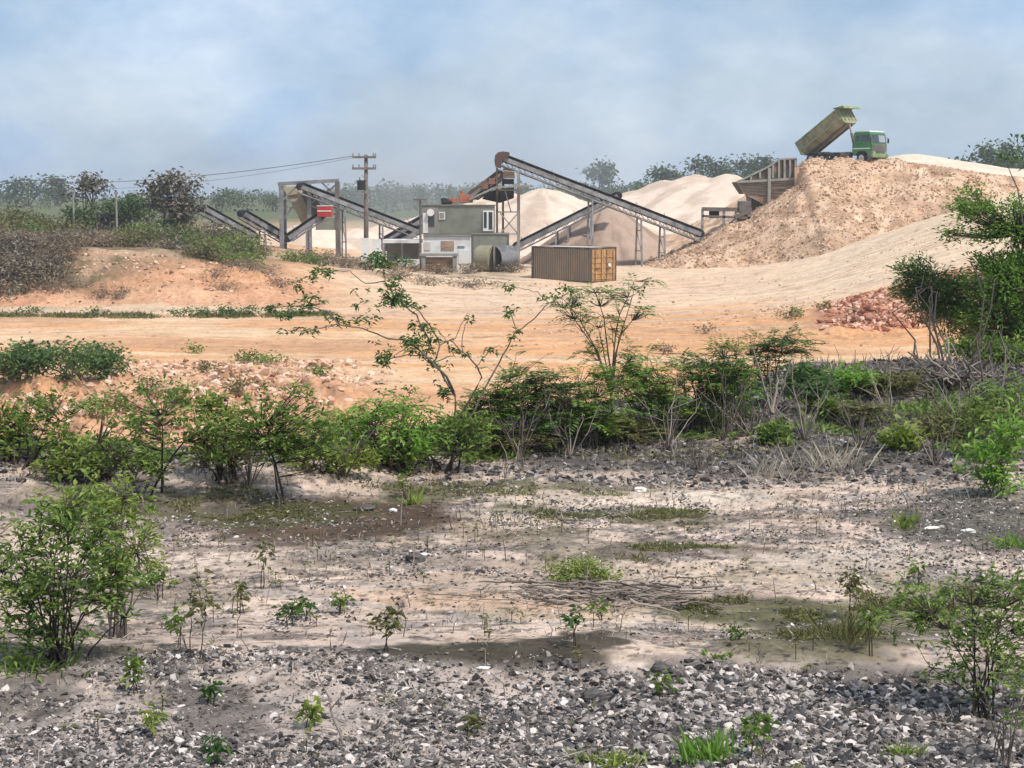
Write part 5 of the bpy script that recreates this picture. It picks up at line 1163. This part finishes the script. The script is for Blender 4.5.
for i, (px, Y, w_, h) in enumerate(((222, 91, 2.5, 9), (250, 91, 7, 8), (232, 91, 4, 3), (180, 91, 14, 4), (205, 91, 9, 4), (30, 91, 12, 3), (95, 91, 10, 3), (295, 91, 10, 3))):
    X = (px - 512) / F * Y; g = gz(X, Y); pxx, pyy = project(np.array(X), np.array(Y), np.array(g))
    plant('bush', ('thin upright dark plant beside the lower track', 'arched dark bush right of the thin upright plant', 'tiny bush between the upright plant and arched bush', 'long low bush left of the upright plant', 'low bush touching the upright plant on its left', 'low bush by the lower track at the left edge', 'low bush by the lower track under the cut bank', 'low bush at the right end of the track verge')[i], 'bush', (X, Y, g), [(float(pxx), float(pyy) - h * .6, w_, h * .5)], 'clump', 'leaf_d', 16, leaf=.2, wid=.4, k=9, nst=3, sr=.04, group='small bushes along the lower track', twigs=False, seed=600 + i)

# --- left hill: trees
def tree_px(label, px, Y, ells, lm, ncl, leaf, k=12, nst=8, sr=.12, bark='bark', wid=.5, **kw):
    X = (px - 512) / F * Y; g = gz(X, Y)
    return plant('tree', label, 'tree', (X, Y, g - .1), ells, 'clump', lm, ncl, leaf=leaf, wid=wid, k=k, nst=nst, sr=sr, bark=bark, names=('trunk', 'crown'), D=Y, twigs=True, **kw)
tree_px('pale grey topped tree with an airy umbrella crown on the left hill', 90, 128, [(88, 177, 6, 3), (95, 181, 6, 3), (102, 186, 5, 3), (84, 185, 7, 3), (93, 189, 7, 3), (75, 187, 4, 3), (73, 196, 4, 5)], 'leaf_gy', 46, .36, nst=7, sr=.10, shell=.3)
tree_px('broad round tree with grey brown clumped leaves and pale limbs on the left hill', 172, 126, [(155, 184, 6, 4), (165, 180, 7, 4), (177, 179, 7, 4), (188, 183, 6, 4), (150, 192, 5, 4), (161, 192, 7, 5), (174, 190, 8, 5), (187, 193, 7, 5), (194, 200, 5, 5), (155, 201, 6, 5), (168, 203, 8, 6), (181, 205, 8, 6), (174, 214, 8, 6), (186, 216, 7, 6), (194, 212, 4, 5)], 'leaf_gy', 150, .42, nst=18, sr=.10, shell=.3)
tree_px('dark leafy tree between the umbrella tree and the round tree', 125, 129, [(120, 205, 16, 8), (135, 200, 12, 7), (140, 212, 14, 9), (108, 208, 8, 6)], 'leaf_d', 70, .32)
tree_px('dark tree under the umbrella tree on the left hill', 75, 127, [(72, 212, 8, 7), (95, 206, 8, 5), (85, 216, 14, 6)], 'leaf_d', 45, .30)
tree_px('dark tree low beside the shack on the left hill', 132, 130, [(135, 222, 12, 9)], 'leaf_d', 40, .3, sr=.06)
tree_px('olive rounded tree at the far left of the hill', 28, 130, [(20, 220, 24, 9), (45, 222, 14, 7)], 'leaf_o', 70, .32)

# --- far trees: singled-out crowns against the sky, then the wood
rngf = np.random.default_rng(91)
far = [('far hazy tree with a rounded crown, left of the small bluish one', 25, 420, [(22, 186, 18, 7), (8, 192, 12, 6), (38, 191, 12, 6)]),
       ('small bluish hazy tree standing clear of the wood at far left', 57, 430, [(57, 183, 6, 6), (57, 192, 8, 6)]),
       ('hazy tree standing tallest over the long conveyor', 606, 430, [(606, 167, 7, 5), (605, 176, 10, 6), (592, 172, 6, 5)]),
       ('hazy flat topped tree between the brown heap and the cream heap', 665, 430, [(662, 173, 14, 5), (672, 178, 14, 6)]),
       ('broad hazy tree behind the big cream heap', 705, 420, [(700, 165, 16, 6), (718, 170, 18, 8)]),
       ('hazy tree left of the rock hopper on the skyline', 752, 425, [(750, 166, 18, 7), (765, 162, 9, 5)]),
       ('darker tree at the right edge above the cream road', 1003, 330, [(1000, 150, 22, 8), (985, 158, 20, 8), (1020, 155, 18, 8)])]
for lab, px, Y, el in far:
    X = (px - 512) / F * Y; plant('tree', lab, 'tree', (X, Y, gz(X, Y)), el, 'clump', 'leaf_far', 70, leaf=1.1, wid=.6, k=9, nst=7, sr=.28, names=('trunk', 'crown'), D=Y, twigs=False, seed=int(px))
def forest(name, pts, tint, per=60):
    Ps = []; S = []; tr = []
    for X, Y, h in pts:
        g = gz(X, Y); n = per; nl = 5
        cs = np.stack([rngf.normal(0, h * .32, nl), rngf.normal(0, h * .32, nl), h * rngf.uniform(.45, .82, nl)], -1)
        i = rngf.integers(0, nl, n); d = rngf.normal(size=(n, 3)); d /= np.linalg.norm(d, axis=1)[:, None]
        P = cs[i] + d * (h * .24 * rngf.uniform(.7, 1.1, n))[:, None]
        low = rngf.integers(0, n, n // 4); P[low, 2] *= rngf.uniform(0, .8, len(low))
        Ps.append(P + [X, Y, g]); S.append(np.full(n, h * .15)); tr.append((np.array([[X, Y, g - .3], [X + .2, Y, g + h * .35], [X, Y, g + h * .7]]), np.array([.03, .022, .012]) * h))
    P = np.concatenate(Ps); s = np.concatenate(S) * rngf.uniform(.6, 1.3, len(P)); V, T = leaves_np(P, rngf.normal(size=P.shape) * [1, 1, .5], rngf.normal(size=P.shape) * .6 + [0, 0, 1], s, s * .7, .15)
    o = mesh_np(name, V, T, M['leaf_far']); tag(o, kind='stuff')
    V, Q = tubes_np(tr, 4); tag(mesh_np('forest_trunks', V, Q, M['bark']), kind='stuff')
pts = []
for i in range(620):
    px = rngf.uniform(-120, 1150); Y = rngf.uniform(330, 640)
    # crown line read from the photograph as real tree heights on a gently rolling ridge
    top = np.interp(px, [-120, 0, 100, 200, 300, 370, 480, 560, 620, 700, 760, 840, 900, 960, 1150], [188, 192, 194, 188, 188, 183, 183, 184, 182, 173, 169, 170, 168, 160, 148]) + rngf.normal() * 2.2 + rngf.uniform(0, 7)
    X = (px - 512) / F * Y; h = at(px, top, Y)[2] - gz(X, Y)
    if h > 3: pts.append((X, Y, min(h, 17)))
forest('forest', pts, None, 110)

# ============================================================ small growth, sticks and debris on the shelf
def tuft(label, bx, by, n, h, spread, lm, wid=.07, name='grass_tuft', cat='grass tuft', group=None, lean=.5):
    b = at_ground(bx, by); r = np.random.default_rng(int(bx * 7 + by)); pm = b[1] / F
    P = b + r.normal(size=(n, 3)) * [spread * pm, spread * pm * .6, 0]; P[:, 2] = ground(P[:, 0], P[:, 1]) - .01
    d = r.normal(size=(n, 3)) * [lean, lean, .15] + [0, 0, 1]; ln = h * pm * r.uniform(.4, 1.1, n); V, T = leaves_np(P, d, r.normal(size=(n, 3)), ln, np.maximum(ln * wid, .003), .1, .15)
    o = mesh_np(name, V - b, T, M[lm]); o.location = b; return tag(o, label, cat, group)
tuft('bright lime green grass clump at the bottom edge among gravel', 708, 762, 150, 46, 15, 'leaf_b', .06, lean=.35)
tuft('dull yellow green weed clump in the gravel left of the lime green clump', 615, 765, 150, 24, 17, 'leaf_y', .12, lean=.9)
pl('low bushy yellow green tuft on the pale ground above the stick pile', 582, 584, [(582, 568, 34, 12), (565, 574, 22, 8), (600, 575, 20, 7)], 'broad', 'leaf_y', ncl=170, name='weed', cat='weed', leaf=.04, wid=.28, k=6, nst=14, sr=.003, shell=.1)
tuft('pale dry stalk clump in the dark stones at right', 820, 470, 150, 44, 24, 'pale_straw', .009, lean=.35, cat='dry stalks', name='dry_stalks')
tuft('pale dry stalk clump left of the larger stalk clump at right', 770, 478, 70, 34, 12, 'pale_straw', .010, lean=.4, cat='dry stalks', name='dry_stalks')
tuft('thin weed clump at the right end of the mossy strip', 850, 645, 90, 55, 12, 'leaf_o', .022, lean=.3)
tuft('small green grass clump in the gravel at the bottom right', 905, 755, 50, 26, 10, 'leaf_y', .1, lean=.6)
tuft('green grass clump at the right edge below the grey patch', 1012, 548, 60, 26, 12, 'leaf_b', .1, lean=.6)
tuft('yellowing weed clump beside the white stone shard', 905, 530, 30, 30, 6, 'leaf_y', .1, lean=.4)
tuft('low green weed mat on the lower gravel edge right of the dark mossy patch', 720, 658, 60, 12, 10, 'leaf', .3, lean=1.2)  # the patch to its left is dark moss in the ground tint
tuft('small olive tuft on the pale strip behind the yellow green tuft', 640, 562, 60, 16, 14, 'leaf_o', .1, lean=.6)
tuft('dark green weed clump at the foot of the large left shrub', 30, 670, 90, 30, 20, 'leaf', .12, lean=.8)
tuft('yellow weed clump right of the grey slab stone', 412, 505, 30, 24, 6, 'leaf_y', .12, lean=.5)
seed_ = [(385, 652, 46, 24, 'small seedling on a thin stem with drooping leaves on pale ground', 'leaf_o'), (198, 660, 84, 20, 'tall thin stemmed seedling right of the large left shrub', 'leaf_o'),
 (305, 622, 22, 14, 'right one of two low dark green seedlings left of centre', 'leaf_d'), (286, 626, 20, 14, 'left one of two low dark green seedlings left of centre', 'leaf_d'), (340, 615, 22, 12, 'small green seedling above the drooping leaved one', 'leaf'),
 (262, 590, 50, 10, 'bare thin double stem seedling left of centre', 'leaf_o'), (135, 695, 38, 18, 'bushy green seedling in gravel below the large left shrub', 'leaf'), (210, 706, 24, 12, 'dark green seedling alone in the left gravel', 'leaf_d'),
 (152, 736, 26, 12, 'small light green seedling in the lower left gravel', 'leaf_y'), (218, 766, 26, 14, 'dark leafy seedling at the bottom edge left of centre', 'leaf_d'), (310, 730, 26, 16, 'yellowish seedling with pale dry stalks in the gravel', 'leaf_y'),
 (575, 650, 44, 12, 'sparse seedling with one dark leaf above the brown streak', 'leaf_d'), (180, 650, 40, 16, 'small seedling between the large shrub and the tall stemmed one', 'leaf'), (850, 620, 56, 22, 'thin reddish weed rising from the mossy strip', 'leaf_o'),
 (240, 615, 30, 14, 'weedy seedling beside the tall thin stemmed one', 'leaf_o'), (405, 500, 26, 12, 'weed beside the brown patch near the grey slab stone', 'leaf_y'), (660, 700, 24, 12, 'light green seedling in gravel right of centre', 'leaf'),
 (755, 760, 44, 20, 'green seedling right of the lime green grass clump', 'leaf'), (920, 585, 20, 10, 'tiny weed on the pale ground at right', 'leaf'), (870, 655, 50, 16, 'leggy weed between the mossy strip and the right shrub', 'leaf'),
 (735, 640, 14, 9, 'small low seedling left of the mossy strip', 'leaf'), (475, 735, 20, 9, 'tiny seedling in the gravel near bottom centre', 'leaf_o'), (600, 620, 18, 9, 'tiny sprig on the pale ground under the stick pile', 'leaf'), (160, 600, 30, 20, 'weed leaning at the right side of the large left shrub', 'leaf')]
for bx, by, h, wd_, lab, lm in seed_:
    pl(lab, bx, by, [(bx, by - h * .72, wd_ * .6, h * .3)], 'broad', lm, ncl=max(5, int(wd_ * .8)), name='seedling', cat='seedling', leaf=.052, wid=.36, k=4, nst=2 if h > 40 else 4, sr=.004, group='seedlings on the stony shelf', bark='darkbark', shell=.3, droop=.5)
# sticks
def sticks(label, specs, r=.012, name='stick_pile', m='dead', cat='stick pile', lift=.03):
    polys = []; b0 = at_ground(*specs[0][0]); rr = np.random.default_rng(int(specs[0][0][0]))
    for i, (p0, p1, ha, hb2) in enumerate(specs):
        a, b = at_ground(*p0), at_ground(*p1); a[2] += lift + ha; b[2] += lift + hb2; q = np.linspace(0, 1, 8)[:, None]; P = a + (b - a) * q + rr.normal(size=(8, 3)) * np.linalg.norm(b - a) * .015
        P[:, 2] = np.maximum(P[:, 2], ground(P[:, 0], P[:, 1]) + .008); polys.append((P, np.linspace(r, r * .4, 8) * rr.uniform(.5, 1.2)))
    V, Q = tubes_np(polys, 5); o = mesh_np(name, V - b0, Q, M[m], smooth=True); o.location = b0; return tag(o, label, cat)
rr = np.random.default_rng(5)
sp_ = [((520, 592), (598, 607), 0, 0), ((528, 590), (650, 600), .02, 0), ((560, 598), (640, 612), 0, .02), ((600, 596), (720, 612), .02, 0), ((655, 600), (725, 616), 0, 0), ((540, 600), (700, 603), 0, .03), ((620, 592), (668, 606), .04, 0), ((590, 609), (500, 604), 0, 0)]
for _ in range(46):
    x, y = rr.uniform(525, 700), rr.uniform(588, 612); l_ = rr.uniform(15, 55); sp_.append(((x, y), (x + l_ * rr.choice([-1, 1]), y + rr.normal() * 5), rr.uniform(0, .04), rr.uniform(0, .05)))
sticks('loose heap of dry grey sticks lying across the pale ground', sp_, .010)
sp_ = [((962, 388), (940, 386), .0, .45), ((945, 390), (985, 386), 0, .5), ((925, 385), (965, 392), .35, 0), ((975, 392), (950, 388), 0, .55), ((930, 392), (1005, 392), .2, .05), ((905, 384), (950, 386), .1, .3), ((985, 395), (975, 390), 0, .6)]
for _ in range(36):
    x, y = rr.uniform(915, 1000), rr.uniform(382, 398); sp_.append(((x, y), (x + rr.normal() * 28, y + rr.normal() * 4), rr.uniform(0, .15), rr.uniform(.1, .65)))
sticks('tangle of pale dead branches under the right hand tree', sp_, .022, 'branch_pile', 'dead', 'branch pile')
sticks('forked dry shrub skeleton standing left of the dark stones', [((772, 425), (768, 424), 0, .75), ((772, 425), (790, 424), 0, .7), ((771, 425), (752, 424), .1, .8), ((772, 425), (778, 423), .1, .5)], .018, 'dead_shrub', 'dead', 'dead shrub')
sticks('fallen thin twig lying right of the drooping seedling', [((425, 600), (520, 606), 0, 0), ((470, 604), (500, 596), 0, .03)], .006, 'twig', 'dead', 'twig')
sticks('bare leaning grey stalk in the gravel below the yellowish seedling', [((342, 752), (318, 735), 0, .28), ((330, 745), (345, 742), .12, .2)], .006, 'dry_stalk', 'dead', 'dry stalk')
# notable stones
def boulder(label, px, py, s, sc_, m, seed, rz=0):
    b = at_ground(px, py); r = np.random.default_rng(seed); import bmesh
    bm = bmesh.new(); bmesh.ops.create_icosphere(bm, subdivisions=2, radius=.5)
    for v in bm.verts:
        f = 1 + .22 * r.normal() * .6; v.co = Vector((v.co.x * sc_[0] * f, v.co.y * sc_[1] * f, v.co.z * sc_[2] * f)) * s
    me = bpy.data.meshes.new('stone'); bm.to_mesh(me); bm.free(); me.materials.append(m); o = bpy.data.objects.new('stone', me); C.objects.link(o); o.location = (b[0], b[1], b[2] + s * sc_[2] * .25); o.rotation_euler = (0, 0, rz)
    return tag(o, label, 'stone')
ds = mat('near_black_stone', (.05, .045, .042), (.16, .14, .13), scale=14, bump=.5, bscale=40); ws_ = mat('white_stone', (.80, .76, .72), (.55, .50, .46), scale=14, bump=.3, bscale=40, p=(.5, .8))
boulder('dark lump of rock alone on the pale ground left of centre', 415, 562, .14, (1, .7, .6), ds, 1)
boulder('flat white stone resting against the dark rock lump', 424, 556, .10, (1, .6, .25), ws_, 2, .3)
boulder('grey slab shaped stone at the right end of the brown patch', 365, 510, .17, (1, .6, .35), ds, 3, .2)
boulder('white rounded stone just right of the grey slab stone', 393, 512, .07, (1, .7, .5), ws_, 4)
boulder('long thin white stone shard in the grey patch at right', 932, 530, .14, (1, .3, .22), ws_, 5, .35)
boulder('pale flat stone right of the long white shard', 968, 533, .12, (1, .5, .3), ws_, 6)
boulder('dark rock under the yellowing weeds near the white shard', 910, 522, .16, (1, .7, .6), ds, 7)
boulder('small white chip on the dark streak at lower centre', 484, 671, .07, (1, .5, .25), ws_, 8)
boulder('black rock at the top edge of the lower right gravel', 660, 672, .10, (1, .8, .6), ds, 9)
boulder('black lump of rock at lower centre in the gravel', 592, 700, .10, (1, .8, .8), ds, 10)
boulder('pale rock with a shaded side on the stony strip at centre right', 640, 492, .11, (1, .6, .5), ws_, 11)
# dry stubble: thin standing stalks and twiglets all over the shelf
n_ = 24000; P = scatter_screen(n_, -60, 1090, 6.2, 25, lambda px, X, Y: .12 + .9 * sstep(.0, .2, fbm(X * 1.3, Y * 1.3, 401, 3)) + .3 * sstep(13, 15, Y))
n = len(P); r4 = np.random.default_rng(12); P[:, 2] -= .01
V, T = leaves_np(P, r4.normal(size=(n, 3)) * [.4, .4, .1] + [0, 0, 1], r4.normal(size=(n, 3)), r4.uniform(.02, .11, n) * (P[:, 1] / 14) ** .5, r4.uniform(.003, .007, n) * (P[:, 1] / 9), .1)
tag(mesh_np('dry_stubble', V, T, M['straw']), kind='stuff')
P = scatter_screen(26000, -60, 1090, 6.2, 26, lambda px, X, Y: .1 + .9 * sstep(.0, .2, fbm(X * 1.1, Y * 1.1, 411, 3))); n = len(P); P[:, 2] += .012
dd = r4.normal(size=(n, 3)) * [1, 1, .12]; V, T = leaves_np(P, dd, np.array([[0, 0, 1.]]) + r4.normal(size=(n, 3)) * .2, r4.uniform(.04, .2, n), r4.uniform(.004, .012, n), .1); tag(mesh_np('twig_litter', V, T, M['dead']), kind='stuff')
# low moss and grass in the olive patches
def patchgrass(name, spots, n, lm, h):
    Ps = []
    for cx, cy, rx, ry, wgt in spots:
        m = int(n * wgt); r = r4.random(m) ** .5; a = r4.uniform(0, 2 * np.pi, m); px = cx + rx * r * np.cos(a); py = cy + ry * r * np.sin(a)
        Y = 2.5 * F / (py - 200.0) * .995; X = (px - 512) / F * Y; keep = fbm(X * 2.2, Y * 2.2, 421, 3) > -.04; Ps.append(np.stack([X, Y], -1)[keep])
    P = np.concatenate(Ps); P = np.concatenate([P, ground(P[:, 0], P[:, 1])[:, None] - .004], 1); m = len(P)
    ln = r4.uniform(.3, 1.1, m) * h; V, T = leaves_np(P, r4.normal(size=(m, 3)) * [.8, .8, .1] + [0, 0, .7], r4.normal(size=(m, 3)), ln, ln * .22, .1, .2)
    tag(mesh_np(name, V, T, M[lm]), kind='stuff')
patchgrass('grass', [(860, 440, 100, 16, .6), (265, 512, 110, 12, 1.0), (470, 490, 180, 7, .8), (620, 514, 95, 7, .7), (790, 612, 105, 12, 1.3), (830, 648, 65, 14, .7), (930, 600, 80, 14, .6), (690, 552, 60, 6, .3), (900, 430, 100, 24, .8), (640, 455, 200, 8, .6), (340, 475, 120, 7, .6)], 7000, 'leaf_o', .05)
patchgrass('undergrowth', [(760, 430, 50, 10, .2), (880, 420, 90, 22, .5), (960, 400, 70, 16, .5), (980, 440, 50, 22, .5), (330, 455, 130, 12, 1), (100, 475, 110, 12, .8), (620, 436, 140, 8, .8), (470, 455, 60, 12, .5), (860, 400, 70, 8, .5)], 2200, 'leaf', .16)

# small leafy sprouts and flat dark bark chips all over the shelf
P = scatter_screen(900, -60, 1090, 6.4, 22, lambda px, X, Y: .25 + .75 * sstep(-.05, .1, fbm(X * .9, Y * .9, 431, 3))); n = len(P); k = 7
hh = r4.uniform(.0, .10, n); P2_ = np.repeat(P + np.stack([hh * 0, hh * 0, hh], -1), k, 0) + r4.normal(size=(n * k, 3)) * [.012, .012, .012]
ln = r4.uniform(.018, .05, n * k); V, T = leaves_np(P2_, r4.normal(size=(n * k, 3)) * [1, 1, .3] + [0, 0, .35], np.array([[0, 0, 1.]]) + r4.normal(size=(n * k, 3)) * .3, ln, ln * .4, .2, .2)
tag(mesh_np('weeds', V, T, M['leaf_o']), kind='stuff')
m_ = hh > .02; V, Q = tubes_np([(np.array([p - [0, 0, .02], p + [0, 0, h]]), np.array([.0025, .002])) for p, h in zip(P[m_], hh[m_])], 4); tag(mesh_np('weed_stems', V, Q, M['darkbark']), kind='stuff')
M['litter'] = mat('dark_litter', (.05, .04, .033), (.30, .24, .20), island=.3, scale=9, rough=.95, p=(0, 1))
P = scatter_screen(60000, -60, 1090, 6.4, 24, lambda px, X, Y: .05 + .95 * sstep(.0, .09, fbm(X * 4.2, Y * 8, 131, 5, .72) + .35 * fbm(X * .9, Y * 1.8, 133, 3))); n = len(P); P[:, 2] += .006
ln = r4.uniform(.012, .055, n) * (P[:, 1] / 11) ** .4; V, T = leaves_np(P, r4.normal(size=(n, 3)) * [1, 1, .25], np.array([[0, 0, 1.]]) + r4.normal(size=(n, 3)) * .35, ln, ln * r4.uniform(.2, .6, n), .25)
tag(mesh_np('leaf_litter', V, T, M['litter']), kind='stuff')
P = scatter_screen(1700, -60, 1090, 6.3, 25, lambda px, X, Y: .2 + .8 * sstep(-.02, .12, fbm(X * .7, Y * .7, 441, 3)) + .4 * sstep(13, 15, Y)); n = len(P)
h_ = r4.uniform(.05, .22, n) * (P[:, 1] / 12) ** .5; dv = r4.normal(size=(n, 3)) * [.25, .25, .1] + [0, 0, 1]
V, Q = tubes_np([(np.array([p - [0, 0, .02], p + d_ * h * .5, p + d_ * h + [r_ * h, 0, 0]]), np.array([.0035, .0028, .0018]) * (p[1] / 10) ** .6) for p, d_, h, r_ in zip(P, dv, h_, r4.normal(size=n) * .2)], 4); tag(mesh_np('dead_stems', V, Q, M['dead']), kind='stuff')
# leafless dry shrubs among the green ones and on the dark stones
for i, (px, py, h) in enumerate(((70, 478, 60), (250, 486, 70), (345, 476, 60), (520, 458, 80), (570, 455, 60), (668, 448, 70), (722, 442, 90), (752, 436, 60), (805, 440, 70), (860, 448, 60), (890, 420, 55), (935, 465, 50), (700, 470, 34), (965, 430, 60))):
    b = at_ground(px, py); pm = b[1] / F; q = np.random.default_rng(900 + i); pol = []
    for j in range(9):
        d_ = q.normal(size=3) * [.4, .4, .1] + [0, 0, 1]; L_ = h * pm * q.uniform(.5, 1.05); t_ = np.linspace(0, 1, 6)[:, None]; P_ = b + [0, 0, -.03] + d_ * L_ * t_ + q.normal(size=(6, 3)) * L_ * .03 * t_; pol.append((P_, .009 * (1 - .75 * t_[:, 0])))
        for w_ in range(2):
            a_ = P_[q.integers(2, 5)]; e_ = a_ + (d_ + q.normal(size=3) * .6) * L_ * .3; pol.append((np.array([a_, (a_ + e_) / 2 + q.normal(size=3) * .01, e_]), np.array([.004, .003, .0015])))
    V, Q = tubes_np(pol, 4); o = mesh_np('dead_shrub', V - b, Q, M['dead'] if i % 3 else M['bark'], smooth=True); o.location = b
    lb_ = ('at the left end of the back row', 'between the forked trunk and the straight dark stem', 'right of the straight dark stem', 'just right of the leaning sapling', 'left of the umbrella shaped sapling foot', 'right of the umbrella shaped sapling', 'before the dark round topped shrub, left one', 'under the dark round topped shrub', 'behind the pale dry stalks, left one', 'behind the pale dry stalks, right one', 'right of the yellow green shrub', 'left of the bright weed clump', 'small, in front of the stony lip', 'below the pale dead branches')[i]
    tag(o, 'thin leafless shrub ' + lb_, 'dead shrub', 'leafless shrubs along the shelf edge')

# bushes that read alike are told apart by their order from left to right
_by = {}
for o in C.objects:
    if o.parent is None and o.get('label') and o.get('group') == 'bushes covering the left hill': _by.setdefault(o['label'], []).append(o)
for lb_, os_ in _by.items():
    if len(os_) > 1:
        for i, o in enumerate(sorted(os_, key=lambda q: q.location.x / q.location.y)): o['label'] = ('leftmost', 'second', 'third', 'fourth', 'fifth', 'sixth', 'seventh', 'eighth', 'ninth')[min(i, 8)] + ' ' + lb_
        for o in os_:
            if len(o['label'].split()) > 16: o['label'] = o['label'].replace(' wide ', ' ').replace(' narrow ', ' ').replace('the round grey', 'the grey').replace('olive rounded', 'olive').replace('of the left hill', 'of left hill').replace('on the left hill', 'on left hill')
